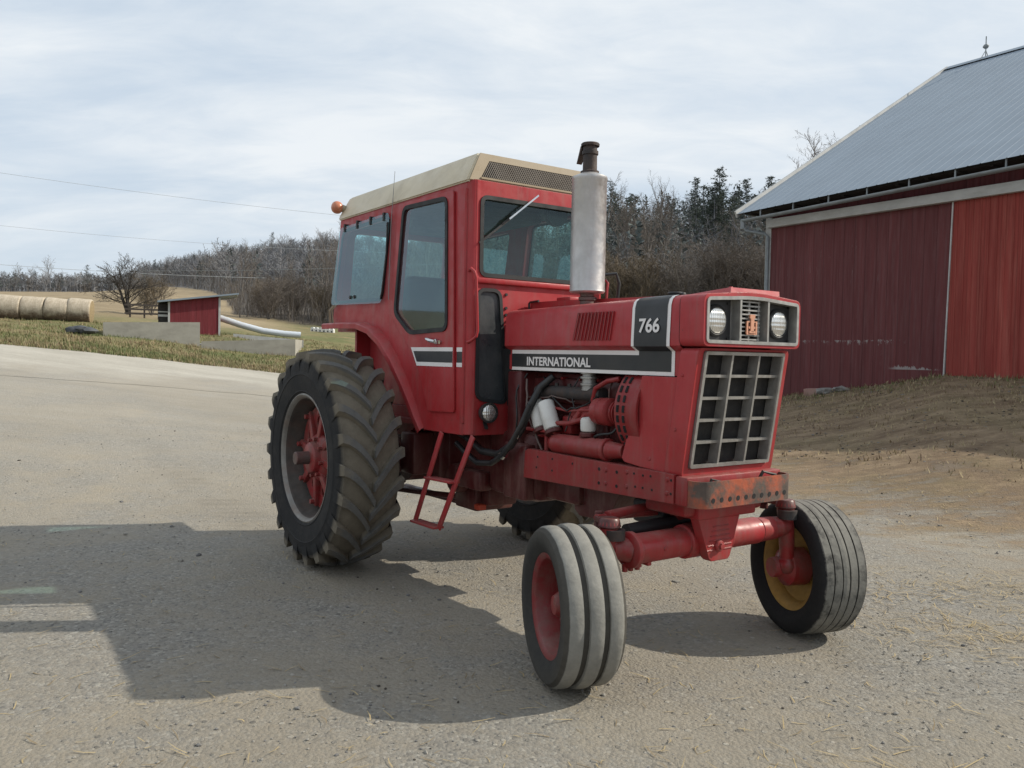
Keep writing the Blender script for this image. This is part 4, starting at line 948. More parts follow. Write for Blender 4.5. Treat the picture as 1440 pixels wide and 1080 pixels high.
# doors: a skin proud of the cab side, with window, seal, handle and stripe
door = [(.20, 2.402), (.905, 2.388), (.952, 1.078), (.640, 1.066), (.585, 1.165), (.505, 1.325), (.365, 1.470), (.20, 1.595), (.105, 1.70)]
for s in (-1, 1):
    mb = MB(); mb.prism(side(rpoly(door, .02), s, Y0+.001), (0, s*.013, 0), [side(inset(dh, -.003), s, Y0+.001)])
    dr = mb.build('door', RT, T)
    mb = MB(); mb.prism(side(inset(dh, -.014), s, Y0+.0135), (0, s*.008, 0), [side(inset(dh, .012), s, Y0+.0135)]); mb.build('window_seal', MT['rubber'], dr)
    mb = MB(); mb.sheet(side(inset(dh, .0005), s, Y0+.009)); mb.build('door_window', MT['glass'], dr, smooth=None, fix=False)
    mb = MB(); mb.cyl((.745, s*(Y0+.014), 1.497), (.745, s*(Y0+.035), 1.497), .017, .015, 16, .003)
    mb.tube([(.745, s*(Y0+.035), 1.497), (.70, s*(Y0+.042), 1.502), (.655, s*(Y0+.040), 1.512), (.630, s*(Y0+.034), 1.515)], [.010, .012, .010, .006], 10)
    mb.cyl((.785, s*(Y0+.014), 1.493), (.785, s*(Y0+.026), 1.493), .012, .012, 14); mb.build('door_handle', MT['chrome'], dr)
    a = [(.405, 1.462), (.928, 1.462), (.928, 1.346), (.487, 1.346)]
    mb = MB(); mb.prism(side(a, s, Y0+.0145), (0, s*.0012, 0)); mb.box(.955, 1.03, s*(Y0+.0005), s*(Y0+.0035), 1.347, 1.372); mb.box(.955, 1.03, s*(Y0+.0005), s*(Y0+.0035), 1.437, 1.462)
    mb.build('door_stripe', MT['decal_white'], dr)
    a = [(.442, 1.438), (.928, 1.438), (.928, 1.371), (.488, 1.371)]
    mb = MB(); mb.prism(side(a, s, Y0+.0160), (0, s*.001, 0)); mb.box(.955, 1.03, s*(Y0+.0005), s*(Y0+.003), 1.372, 1.437); mb.build('stripe_infill', MT['decal_black'], dr)
    # hinged rear quarter window: frameless pane standing just outside the opening
    pw = rpoly([(-.735, 2.352), (.098, 2.366), (-.010, 1.762), (-.893, 1.782)], .05)
    mb = MB(); mb.sheet(side(pw, s, Y0+.0265)); rq = mb.build('rear_side_window', MT['glass'], T, smooth=None, fix=False)
    for x in (-.64, -.42, -.20, .01):
        mb = MB(); mb.box(x-.011, x+.011, *sorted((s*(Y0-.002), s*(Y0+.034))), 2.352, 2.372); mb.box(x-.009, x+.009, *sorted((s*(Y0+.027), s*(Y0+.034))), 2.315, 2.356); mb.build('window_hinge', MT['black'], rq)
    for x in (-.52, -.45): mb = MB(); mb.cyl((x, s*(Y0+.0265), 1.825), (x, s*(Y0+.036), 1.825), .014, .012, 10); mb.build('latch_bolt', MT['black'], rq)
    mb = MB(); mb.tube([(.070, s*(Y0+.03), 2.30), (.062, s*(Y0+.03), 2.1), (.005, s*(Y0+.032), 1.84), (-.02, s*(Y0+.03), 1.79)], .006, 6)
    mb.build('latch_rod', MT['black'], rq)
    mb = MB(); mb.prism(side(inset(rh, -.016), s, Y0+.0005), (0, s*.010, 0), [side(inset(rh, .006), s, Y0+.0005)]); mb.build('window_seal', MT['rubber'], rq)
# windscreen, seal, wiper
mb = MB(); mb.sheet([(1.066, y, z) for y, z in ws]); wsn = mb.build('windshield', MT['glass_front'], T, smooth=None, fix=False)
mb = MB(); mb.prism([(1.0825, y, z) for y, z in inset(ws, -.012)], (.007, 0, 0), [[(1.0825, y, z) for y, z in inset(ws, .012)]]); mb.build('window_seal', MT['rubber'], wsn)
mb = MB(); mb.bar((1.112, -.055, 2.385), (1.108, -.262, 2.222), .016, .010); mb.build('wiper_arm', MT['chrome'], wsn)
mb = MB(); mb.bar((1.108, -.262, 2.222), (1.096, -.30, 2.19), .007, .012); mb.bar((1.096, -.20, 2.262), (1.093, -.455, 2.066), .005, .012); mb.build('wiper_blade', MT['black'], wsn)
mb = MB(); mb.sheet([(rx(z)+.02, y, z) for y, z in rwh]); mb.build('rear_window', MT['glass'], T, smooth=None, fix=False)
# foot panels beside the hood, work lamps, grab rails
for s in (-1, 1):
    c = cw(s)
    mb = MB(); mb.prism([(1.074, y, z) for y, z in c], (.003, 0, 0)); cp = mb.build('cowl_window', MT['cowlglass'], T, smooth=None)
    mb = MB(); mb.prism([(1.0825, y, z) for y, z in inset(c, -.010)], (.010, 0, 0), [[(1.0825, y, z) for y, z in inset(c, .010)]]); mb.build('window_seal', MT['rubber'], cp)
    mb = MB(); mb.lathe((1.083, s*.395, 1.085), (1, 0, 0), [(.0, 0), (.04, 0), (.052, .02), (.058, .045), (.060, .060), (.052, .062), (.049, .052), (0, .052)], 28); mb.bar((1.09, s*.395, 1.03), (1.12, s*.40, .99), .02, .012)
    wl_ = mb.build('work_lamp', MT['black'], T)
    mb = MB(); mb.lathe((0, 0, 0), (1, 0, 0), [(.049, 0), (.045, .006), (.03, .012), (0, .015)], 28); mb.build('lamp_lens', MT['lens'], wl_, loc=(1.136, s*.395, 1.085))
    mb = MB(); mb.tube([(1.06, s*.50, 1.905), (1.10, s*.512, 1.915), (1.125, s*.505, 1.895), (1.130, s*.495, 1.86), (1.130, s*.480, 1.56), (1.125, s*.485, 1.525), (1.09, s*.50, 1.50), (1.06, s*.505, 1.492)], .0085, 10)
    mb.build('grab_rail', RT, T)
for z in (1.78, 1.70, 1.66): mb = MB(); mb.cyl((1.081, -.255, z), (1.09, -.255, z), .009, .009, 8); mb.build('cowl_bolt', MT['black'], cab)
mb = MB(); mb.prism([(1.09, -.235, 1.12), (1.09, -.205, 1.12), (1.09, -.235, 1.46), (1.09, -.285, 1.46)], (.09, 0, 0)); mb.build('cowl_trim', MT['black'], cab)
mb = MB(); mb.tube([(1.10, .49, 1.95), (1.14, .56, 1.96), (1.15, .58, 1.90), (1.14, .575, 1.78)], .011, 8); mb.build('mirror_bracket', MT['hose'], T)
# roof cap
mb = MB()
lo = [(-.785, -.525), (1.065, -.525), (1.065, .525), (-.785, .525)]; hi = [(-.785+.02, -.445), (1.05, -.445), (1.05, .445), (-.785+.02, .445)]; tp = [(-.70, -.38), (.98, -.38), (.98, .38), (-.70, .38)]
vs = [(x, y, 2.418) for x, y in lo]+[(x, y, 2.440) for x, y in lo]+[(x, y, 2.592) for x, y in hi]+[(x, y, 2.612) for x, y in tp]
fs = [(3, 2, 1, 0)]
for l in range(3):
    for k in range(4): fs.append((l*4+k, l*4+(k+1) % 4, l*4+4+(k+1) % 4, l*4+4+k))
fs.append((12, 13, 14, 15)); 
b = bmesh.new(); bv = [b.verts.new(v) for v in vs]; [b.faces.new([bv[i] for i in f]) for f in fs]
bmesh.ops.recalc_face_normals(b, faces=b.faces); bmesh.ops.bevel(b, geom=list(b.edges), offset=.008, segments=2, affect='EDGES'); mb.bm(b)
roof = mb.build('cab_roof', MT['beige'], T)
def rf(y, z, d=0): return (1.065-(z-2.44)*.098+d, y, z)
mb = MB(); fo2 = [(-.515, 2.428), (.515, 2.428), (.435, 2.592), (-.435, 2.592)]; mh = [(-.435, 2.452), (.435, 2.452), (.375, 2.552), (-.375, 2.552)]
mb.prism([rf(y, z, .001) for y, z in fo2], (.006, 0, 0), [[rf(y, z, .001) for y, z in mh]])
mb.bar(rf(-.44, 2.444, .009), rf(.44, 2.444, .009), .012, .010); mb.build('roof_front_trim', MT['beige_dk'], roof)
mb = MB(); mb.prism([rf(y, z, .0008) for y, z in mh], (.001, 0, 0)); mb.build('grille_backing', MT['dark'], roof)
mb = MB()
for k in range(74):
    for sg in (-1, 1):
        y0_ = -.49+k*.0135; pts = []
        for t in (0, 1):
            z = 2.453+t*.098; y = y0_+sg*(t-.5)*.0567; pts.append((y, z))
        lim = .432-.0*k
        if all(abs(p[0]) < .435-(p[1]-2.452)*.6 for p in pts): mb.bar(rf(pts[0][0], pts[0][1], .004), rf(pts[1][0], pts[1][1], .004), .003, .0036)
mb.build('air_intake_mesh', MT['mesh'], roof, smooth=None)
mb = MB(); mb.cyl((-.755, -.485, 2.505), (-.768, -.522, 2.512), .026, .030, 14)
bc = mb.build('beacon', MT['beige_dk'], T)
mb = MB(); mb.lathe((0, 0, 0), (0, -1, 0), [(0, -.03), (.036, -.03), (.045, -.018), (.048, 0), (.045, .016), (.036, .030), (.021, .039), (0, .043)], 28); mb.build('beacon_lens', MT['amber'], bc, loc=(-.772, -.545, 2.513))
mb = MB(); mb.tube([(.095, -.535, 1.78), (.115, -.533, 2.30), (.125, -.530, 2.42), (.140, -.523, 2.63)], [.0028, .0028, .0024, .0016], 6)
mb.build('antenna', MT['aerial'], T)
# ladder
mb = MB()
for a, bq in (((.820, -.525, .950), (.610, -.585, .375)), ((1.165, -.520, .955), (.905, -.585, .385))):
    mb.bar(a, bq, .012, .042, (1, 0, 0), .003)
mb.bar((.610, -.585, .385), (.905, -.585, .390), .075, .014, bev=.003); mb.bar((.715, -.555, .665), (1.03, -.553, .675), .07, .014, bev=.003)
mb.build('ladder', RT, T)
# seat, wheel, console
mb = MB(); mb.box(-.20, .30, -.25, .25, 1.30, 1.44, .05, 3); mb.box(-.30, -.14, -.25, .25, 1.42, 2.0, .06, 3, Matrix.Rotation(R(-6), 4, 'Y') @ Matrix.Translation((.18, 0, .0))); mb.box(-.05, .15, -.18, .18, .99, 1.30, .02); mb.box(-.1, .25, .26, .33, 1.5, 1.56, .02); mb.box(-.1, .25, -.33, -.26, 1.5, 1.56, .02)
mb.build('seat', MT['vinyl'], T)
mb = MB(); c = Vector((.72, 0, 1.74)); ax = Vector((-.55, 0, .83)).normalized(); u = Vector((0, 1, 0)); w = ax.cross(u)
mb.tube([c+(u*math.cos(k*math.pi/16)+w*math.sin(k*math.pi/16))*.20 for k in range(33)], .013, 8); mb.tube([c, c-ax*.5], .03, 10)
for k in range(3): mb.tube([c, c+(u*math.cos(k*2.094)+w*math.sin(k*2.094))*.2], .008, 6)
mb.box(.80, 1.04, -.28, .28, 1.3, 1.72, .04); mb.build('steering_wheel', MT['black'], T)
# ------------------------------------------------------------------ barn (local x along the front wall, y into the barn)
def board_mat(name, col, pitch, peel=False, line=.45):
    m, nt, out = nodes_of(name)
    p = nd(nt, 'ShaderNodeBsdfPrincipled'); nt.links.new(p.outputs[0], out.inputs[0])
    tc = nd(nt, 'ShaderNodeTexCoord').outputs['Object']
    sx = nd(nt, 'ShaderNodeSeparateXYZ'); nt.links.new(tc, sx.inputs[0])
    c = mixc(nt, noise_fac(nt, tc, 1.1, 7, .7, .35, .65, (6, 6, .35)), tuple(x*.66 for x in col), col)
    c = mixc(nt, mth(nt, 'MULTIPLY', noise_fac(nt, tc, 2, 6, .65, .45, .75, (9, 9, .5)), .45), c, (col[0]*1.25, col[1]*2.6, col[2]*2.5))
    fr = mth(nt, 'FRACT', mth(nt, 'DIVIDE', sx.outputs['X'], pitch)); e = mth(nt, 'ABSOLUTE', mth(nt, 'SUBTRACT', fr, .5))
    ln = mrange(nt, e, .455, .49); c = mixc(nt, mth(nt, 'MULTIPLY', ln, line), c, tuple(x*.3 for x in col))
    cell = nd(nt, 'ShaderNodeTexWhiteNoise'); cell.noise_dimensions = '1D'
    nt.links.new(mth(nt, 'FLOOR', mth(nt, 'DIVIDE', sx.outputs['X'], pitch)), cell.inputs['W'])
    c = mixc(nt, mth(nt, 'MULTIPLY', cell.outputs['Value'], .35), c, tuple(x*.6 for x in col))
    if peel:
        st = noise_fac(nt, tc, 3.4, 10, .85, .515, .535, (4.2, 4.2, .8)); z = sx.outputs['Z']; x = sx.outputs['X']
        def band(z0, z1, x0, x1, f):
            a = mth(nt, 'MULTIPLY', mrange(nt, z, z0-f, z0+.02), mrange(nt, z, z1-.02, z1+f*.3, 1, 0))
            b = mth(nt, 'MULTIPLY', mrange(nt, x, x0-.15, x0+.15), mrange(nt, x, x1-.15, x1+.15, 1, 0))
            return mth(nt, 'MULTIPLY', a, b)
        def nx(sc, lo, hi): return noise_fac(nt, tc, sc, 9, .8, lo, hi, (1, 1, .02))
        xr = lambda a, b_: mth(nt, 'MULTIPLY', mrange(nt, x, a-.1, a+.1), mrange(nt, x, b_-.1, b_+.1, 1, 0))
        drip = mth(nt, 'SUBTRACT', 1.955, mth(nt, 'MULTIPLY', nx(5, .42, .72), .24))
        m1 = mth(nt, 'MULTIPLY', mth(nt, 'MULTIPLY', mth(nt, 'GREATER_THAN', z, drip), mth(nt, 'LESS_THAN', z, mth(nt, 'ADD', 1.90, mth(nt, 'MULTIPLY', nx(3, .3, .7), .06)))), mth(nt, 'MULTIPLY', xr(.8, 3.5), mrange(nt, st, 0, .15)))
        spike = mth(nt, 'ADD', 1.30, mth(nt, 'MULTIPLY', nx(6, .38, .75), .16))
        m2 = mth(nt, 'MULTIPLY', mth(nt, 'MULTIPLY', mth(nt, 'LESS_THAN', z, spike), mth(nt, 'GREATER_THAN', z, 1.315)), xr(3.3, 4.25))
        sp = noise_fac(nt, tc, 3.2, 9, .85, .62, .68, (3, 3, .30))
        mm = mth(nt, 'ADD', mth(nt, 'ADD', m1, m2, True), mth(nt, 'MULTIPLY', sp, .55), True)
        c = mixc(nt, mth(nt, 'MULTIPLY', mm, .75), c, (.33, .31, .30))
    nt.links.new(c, p.inputs['Base Color']); p.inputs['Roughness'].default_value = .75; p.inputs['Specular IOR Level'].default_value = .25
    b = nd(nt, 'ShaderNodeBump'); b.inputs['Strength'].default_value = .5; b.inputs['Distance'].default_value = .02
    nt.links.new(mth(nt, 'SUBTRACT', 1, ln), b.inputs['Height']); nt.links.new(b.outputs[0], p.inputs['Normal'])
    return m
MT['barn_board'] = board_mat('weathered_maroon_boards', (.150, .043, .045), .26, True, line=.3)
MT['barn_up'] = board_mat('maroon_upper_boards', (.115, .028, .032), .26)
MT['barn_metal'] = board_mat('red_steel_door', (.33, .060, .048), .30, line=.2)
MT['galv'] = mat('blue_grey_steel_roof', (.25, .30, .355), .62, metal=0, dark=.92, vs=.8, dirt=(.20, .235, .28), damt=.4, ds=1.2, streak=(3, .3, .3), spec=.3)
MT['trimw'] = mat('weathered_white_board', (.50, .50, .49), .7, dark=.82, vs=2, dirt=(.28, .27, .25), damt=.6, ds=3, streak=(.6, 1, 2))
MT['gutter'] = mat('grey_steel_gutter', (.26, .29, .31), .5, metal=.3, dark=.8, dirt=(.15, .13, .11), damt=.4)
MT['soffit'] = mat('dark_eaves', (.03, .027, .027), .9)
BARN = empty('barn', BC, math.atan2(BD.y, BD.x))
tag(BARN, 'large dark red barn with blue-grey steel roof and white trim board on the right', 'barn')
LEN, HW, EZ, RZ = 15.0, 8.70, 5.06, 10.44; SL = (RZ-EZ)/(HW+.45)
def roofz(n, x=0.): return EZ+(n+.45)*SL+.03*(min(x, 8)+.4)*max(0, 1-(n+.45)/(HW+.45))
mb = MB()
mb.box(.0, LEN, .0, .15, -.3, 5.30); mb.box(0, LEN, 2*HW-.15, 2*HW, -.3, 5.2)
w_ = mb.build('front_wall', MT['barn_up'], BARN)
mb = MB()
for x in (0, LEN-.12): mb.prism([(x, 0.15, -.3), (x, 2*HW-.15, -.3), (x, 2*HW-.15, roofz(.1)), (x, HW, RZ-.08), (x, .15, roofz(.1))], (.12, 0, 0))
mb.build('gable_wall', MT['barn_up'], BARN)
mb = MB(); mb.box(.10, 4.43, -.055, -.002, .25, 4.66); mb.build('sliding_door', MT['barn_board'], BARN)
mb = MB(); mb.box(4.45, 9.6, -.085, -.03, 1.05, 4.66)
for k in range(34):
    x = 4.55+.15*k
    mb.prism([(x, -.0845, 1.06), (x+.012, -.10, 1.06), (x+.03, -.10, 1.06), (x+.042, -.0845, 1.06)], (0, 0, 3.58))
d2 = mb.build('sliding_door', MT['barn_metal'], BARN); tag(d2, 'brighter red ribbed steel sliding door')
mb = MB(); mb.prism([(4.405, -.11, 1.20), (4.428, -.11, 1.20), (4.495, -.11, 4.62), (4.470, -.11, 4.62)], (0, .10, 0)); mb.build('door_edge_trim', MT['trimw'], BARN)
mb = MB(); mb.box(.06, 12.5, -.20, -.004, 4.625, 4.825, .01); mb.build('door_track_board', MT['trimw'], BARN)
mb = MB(); mb.box(-.06, .10, -.065, .10, -.2, 4.88); mb.build('corner_board', MT['trimw'], BARN)
mb = MB()
for sgn in (1, -1):
    def RP(x, n, up=0.): return (x, n if sgn > 0 else 2*HW-n, roofz(n, x)+up)
    xs_ = []; x = -.55
    while x < LEN+.5: xs_ += [(x, 0), (x+.195, 0), (x+.206, .009), (x+.22, .009), (x+.231, 0)]; x += .231
    vs = []; m_ = len(xs_)
    for n_ in (-.55, HW*.5, HW): vs += [RP(a, n_, u) for a, u in xs_]
    mb.add(vs, [(i*m_+k, i*m_+k+1, (i+1)*m_+k+1, (i+1)*m_+k) for i in range(2) for k in range(m_-1)])
roof_ = mb.build('roof', MT['galv'], BARN, smooth=None, fix=False)
mb = MB()
for n0, n1 in ((-.56, HW), (2*HW+.56, HW)):
    z0 = roofz(-.56); mb.bar((-.57, n0, z0-.02), (-.57, n1, RZ-.02), .05, .16)
mb.build('rake_trim', MT['trimw'], roof_)
mb = MB(); mb.prism([(-.6, HW-.25, RZ-.10), (-.6, HW, RZ+.05), (-.6, HW+.25, RZ-.10), (-.6, HW, RZ+.02)], (LEN+1.1, 0, 0)); mb.build('ridge_cap', MT['galv'], roof_)
mb = MB(); mb.tube([(.55, HW, RZ), (.55, HW, RZ+.62)], .016, 6); mb.ico((.55, HW, RZ+.33), .075, 2); mb.tube([(.47, HW, RZ+.33), (.63, HW, RZ+.33)], .03, 6); mb.tube([(.55, HW-.3, RZ-.12), (.55, HW, RZ+.22)], .012, 5); mb.tube([(.55, HW+.3, RZ-.12), (.55, HW, RZ+.22)], .012, 5)
mb.build('lightning_rod', MT['gutter'], roof_)
mb = MB()
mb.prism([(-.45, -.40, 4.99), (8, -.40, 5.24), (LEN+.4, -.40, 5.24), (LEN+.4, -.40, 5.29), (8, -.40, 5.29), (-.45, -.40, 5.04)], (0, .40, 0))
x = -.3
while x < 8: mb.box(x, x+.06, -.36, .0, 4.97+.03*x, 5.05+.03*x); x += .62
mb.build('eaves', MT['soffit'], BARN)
mb = MB(); pts = []
for k in range(9):
    a = math.pi*k/8; pts.append((-.50-.065*math.cos(a), -.065*math.sin(a)))
xs_ = [-.42, 8.]; vs = []
for x in xs_: vs += [(x, y, 4.84+z+(x+.4)*.03) for y, z in pts]+[(x, y*.97-.015, 4.845+z*.88+(x+.4)*.03) for y, z in pts[::-1]]
n_ = 18; mb.add(vs, [(k, (k+1) % n_, n_+(k+1) % n_, n_+k) for k in range(n_)]+[tuple(range(n_))])
x = .1
while x < 8: mb.box(x, x+.028, -.50, -.47, 4.80+x*.03, 5.04+x*.03); x += .92
gt = mb.build('gutter', MT['gutter'], BARN)
mb = MB(); mb.tube([(-.38, -.50, 4.86), (-.38, -.50, 4.66), (-.34, -.45, 4.58), (-.02, -.16, 4.50), (.035, -.11, 4.42), (.035, -.11, .5)], .045, 10); mb.tube([(-.40, -.5, 4.85), (-.40, -.5, 4.62)], .055, 8); mb.build('downspout', MT['gutter'], gt)
# stones at the foot of the barn
MT['fieldstone'] = mat('grey_fieldstone', (.25, .24, .225), .9, dark=.6, vs=6, bump=.4, bs=30)
for i, (s_, dn, r_, col, lab) in enumerate(((1.95, .35, .15, 'fieldstone', 'jagged grey rock at the foot of the barn door beside the pink block'), (2.30, .30, .12, 'fieldstone', 'small grey rock farthest right of the rocks below the barn wall'))):
    P = BC+BD*s_-BN*dn; mb = MB(); mb.ico((0, 0, 0), r_, 2, .22, (1.5, 1, .6), rg)
    o = mb.build('rock', MT[col], smooth=None, loc=(P.x, P.y, ground_z(P.x, P.y)+.04)); tag(o, lab, 'rock', 'rocks along the barn wall')
P = BC+BD*1.62-BN*.30; mb = MB(); mb.box(-.22, .22, -.09, .09, -.08, .13, .012); mb.box(-.20, .20, -.05, .05, .125, .135)
tag(mb.build('masonry_block', mat('pink_brick_block', (.34, .20, .165), .85, dark=.8, dirt=(.3, .28, .25), damt=.5), loc=(P.x, P.y, ground_z(P.x, P.y)), rot=(R(4), R(-3), R(-50))), 'pinkish masonry block lying against the foot of the barn wall', 'block')

# ------------------------------------------------------------------ left background
def yaw_of(a, b): return math.atan2(b[1]-a[1], b[0]-a[0])
MT['conc'] = mat('weathered_concrete', (.37, .35, .305), .9, dark=.82, vs=1.5, dirt=(.17, .155, .135), damt=.6, ds=.9, bump=.25, bs=14, streak=(1, 1, 3))
def wall_seg(mb, a, b, z0, za, zb, t):
    a, b = Vector((a[0], a[1], 0)), Vector((b[0], b[1], 0)); d = (b-a).normalized(); n = Vector((-d.y, d.x, 0))*t
    mb.prism([(a.x, a.y, z0), (b.x, b.y, z0), (b.x, b.y, zb), (a.x, a.y, za)], n)
A1, B1 = (-15.09, 30.47), (-12.03, 31.80)
o = empty('retaining_wall', ((A1[0]+B1[0])/2, (A1[1]+B1[1])/2, 1.7)); tag(o, 'taller grey concrete wall on the bank in front of the red shed', 'wall')
def rel(o, mb): 
    l = o.location; mb.v = [(x-l.x, y-l.y, z-l.z) for x, y, z in mb.v]; return mb
mb = MB(); wall_seg(mb, A1, B1, 1.3, 2.41, 2.52, .22); rel(o, mb).build('front_slab', MT['conc'], o)
mb = MB(); wall_seg(mb, (-15.29, 30.9), (-15.10, 30.475), 1.3, 2.4, 2.4, .20); wall_seg(mb, (-16.3, 33.4), (-15.30, 30.90), 1.4, 2.45, 2.40, .2); rel(o, mb).build('side_slab', MT['conc'], o)
o = empty('bunker_walls', (-10.0, 31.5, 1.5)); tag(o, 'low open concrete bunker with pale floor right of the red shed', 'bunker')
mb = MB(); wall_seg(mb, (-11.63, 30.88), (-8.39, 31.91), 1.0, 1.78, 1.94, .2); rel(o, mb).build('front_slab', MT['conc'], o)
mb = MB(); wall_seg(mb, (-12.49, 36.95), (-9.55, 37.75), 1.3, 2.22, 2.0, .2); rel(o, mb).build('back_slab', MT['trimw'], o)
mb = MB(); wall_seg(mb, (-8.39, 31.92), (-9.6, 37.7), 1.0, 1.94, 2.0, .2); rel(o, mb).build('side_slab', MT['conc'], o)
mb = MB(); mb.prism([(-12.6, 32.2, 1.70), (-8.62, 32.3, 1.70), (-9.7, 37.5, 1.80), (-13.0, 36.9, 1.86)], (0, 0, -.4)); rel(o, mb).build('floor_slab', MT['trimw'], o)
# red shed
SA, SB = (-16.12, 38.78), (-14.06, 39.58)
SH = empty('shed', (SA[0], SA[1], 0), yaw_of(SA, SB)); W_ = math.hypot(SB[0]-SA[0], SB[1]-SA[1])
tag(SH, 'small red metal shed with single-slope white roof behind the concrete walls', 'shed')
MT['shed_red'] = board_mat('red_ribbed_shed_steel', (.215, .034, .042), .24, line=.5)
mb = MB(); mb.prism([(0, 0, 2.0), (W_, 0, 2.0), (W_, 0, 4.02), (0, 0, 3.72)], (0, 2.2, 0)); mb.build('wall', MT['shed_red'], SH)
for x0, x1, zt in ((-.05, .04, 3.70), (W_-.03, W_+.06, 3.98)): mb = MB(); mb.box(x0, x1, -.03, -.001, 2.0, zt); mb.build('corner_trim', MT['trimw'], SH)
mb = MB(); mb.prism([(-.50, -.25, 3.64), (W_+.88, -.25, 4.16), (W_+.88, -.25, 4.23), (-.50, -.25, 3.72)], (0, 2.7, 0)); mb.build('roof', MT['galv'], SH)
for y in (.02, 2.1): mb = MB(); mb.bar((W_+.06, y, 4.02), (W_+.85, y, 4.13), .04, .06); mb.build('roof_brace', MT['trimw'], SH)
mb = MB(); mb.cur = 0; mb.box(-.48, -.03, .25, 1.9, 2.5, 3.62); mb.cur = 1; mb.box(-.49, -.02, .24, .25, 3.0, 3.10); mb.box(-.49, -.02, .235, .248, 3.2, 3.25); mb.build('lean_to', [MT['soffit'], MT['trimw']], SH)
# long pale pipe running down to the field
mb = MB(); pts = [(-15.4, 41.3, 3.35), (-14.73, 41.46, 3.10), (-13.71, 41.81, 2.76), (-12.72, 42.12, 2.50), (-11.71, 42.41, 2.38), (-10.93, 42.62, 2.34)]
fine_ = [tuple(Vector(a).lerp(Vector(b), t/8)) for a, b in zip(pts, pts[1:]) for t in range(8)]+[pts[-1]]
mb.cur = 0; mb.tube(fine_, [.155+.008*(i % 2) for i in range(len(fine_))], 14, cap=False); mb.cur = 1; mb.tube([fine_[-1], tuple(Vector(fine_[-2]))], .14, 14)
tag(mb.build('drain_pipe', [mat('pale_blue_white_plastic', (.55, .60, .66), .5, dark=.9, vs=2), MT['dark']], smooth=60), 'long pale plastic pipe sloping down beside the red shed', 'pipe')
# bale row
def hay_mat():
    m, nt, out = nodes_of('weathered_hay'); q = nd(nt, 'ShaderNodeBsdfPrincipled'); nt.links.new(q.outputs[0], out.inputs[0])
    tc = nd(nt, 'ShaderNodeTexCoord').outputs['Object']; ge = nd(nt, 'ShaderNodeNewGeometry').outputs['Position']
    sx = nd(nt, 'ShaderNodeSeparateXYZ'); nt.links.new(tc, sx.inputs[0])
    c = mixc(nt, noise_fac(nt, tc, 7, 8, .75, .35, .65, (3, 1, 1)), (.40, .34, .26), (.57, .50, .40))
    c = mixc(nt, mth(nt, 'MULTIPLY', noise_fac(nt, tc, 3, 8, .75, .45, .7), .6), c, (.27, .215, .155))
    f = mrange(nt, mth(nt, 'ADD', sx.outputs['Z'], mth(nt, 'MULTIPLY', mth(nt, 'SUBTRACT', noise_fac(nt, ge, 2.6, 8, .75, .25, .75), .5), .55)), -.34, -.02, 1, 0)
    c = mixc(nt, f, c, mixc(nt, noise_fac(nt, tc, 12, 7, .75), (.09, .065, .052), (.20, .145, .105)))
    nt.links.new(c, q.inputs['Base Color']); q.inputs['Roughness'].default_value = .95; q.inputs['Specular IOR Level'].default_value = .1
    n = nd(nt, 'ShaderNodeTexNoise'); n.inputs['Scale'].default_value = 30; n.inputs['Detail'].default_value = 7; nt.links.new(tc, n.inputs['Vector'])
    bp = nd(nt, 'ShaderNodeBump'); bp.inputs['Strength'].default_value = .8; bp.inputs['Distance'].default_value = .03; nt.links.new(n.outputs['Fac'], bp.inputs['Height']); nt.links.new(bp.outputs[0], q.inputs['Normal'])
    return m
MT['hay'] = hay_mat()
MT['hay_end'] = mat('golden_hay_end', (.33, .25, .14), .95, dark=.6, vs=14, bump=.5, bs=30)
d = Vector((.965, .262, 0)); E0 = Vector((-20.1, 39.5, 0))
labs = ['round hay bale at the right-hand end of the long bale row', 'second round hay bale from the right in the bale row', 'third round hay bale from the right in the bale row', 'fourth round hay bale from the right in the bale row', 'hay bale at the left edge of the photo in the bale row']
bale = None
for i in range(5):
    c = E0-d*(.49+.985*i); z = ground_z(c.x, c.y)+.50
    if bale is None:
        mb = MB(); N_ = 30; pf = [(0, -.495), (.53, -.493), (.575, -.475), (.588, -.42), (.585, -.2), (.58, .2), (.588, .42), (.575, .475), (.53, .49), (0, .495)]
        for r_, h in pf:
            for k in range(N_):
                a = 2*math.pi*k/N_; rr = r_*(1+.03*noise.noise(Vector((math.cos(a)*2, math.sin(a)*2, h*3))))
                mb.v.append((h, rr*math.cos(a), max(-.54, rr*math.sin(a))))
        for j in range(len(pf)-1):
            for k in range(N_):
                a = 2*math.pi*(k+.5)/N_; mb.f.append((j*N_+k, j*N_+(k+1) % N_, (j+1)*N_+(k+1) % N_, (j+1)*N_+k))
                mb.mi.append(1 if j == 0 or j == len(pf)-2 else 0)
        bale = mb.build('hay_bale', [MT['hay'], MT['hay_end']], smooth=60)
        o = bale
    else: o = bale.copy(); COL.objects.link(o)
    o.scale = (1, 1+.03*math.sin(i*1.9), 1+.035*math.cos(i*2.3)); o.location = (c.x, c.y, z); o.rotation_euler = (0, R(3+1.5*math.sin(i*2.1)), R(2*math.sin(i*1.7))+math.atan2(d.y, d.x)); tag(o, labs[i], 'hay bale', 'round hay bales laid end to end')
# dark plastic heap beside the wall
mb = MB()
for k in range(9): mb.ico((rg.uniform(-.38, .34), rg.uniform(-.12, .15), rg.uniform(0, .1)), rg.uniform(.16, .27), 2, .12, (1.4, 1, .55), rg)
x_, y_ = -15.35, 29.5; tag(mb.build('scrap_heap', mat('dark_blue_grey_scrap', (.045, .05, .058), .6, dirt=(.16, .16, .16), damt=.5), loc=(x_, y_, ground_z(x_, y_)+.10)), 'low dark heap lying left of the taller concrete wall', 'heap')
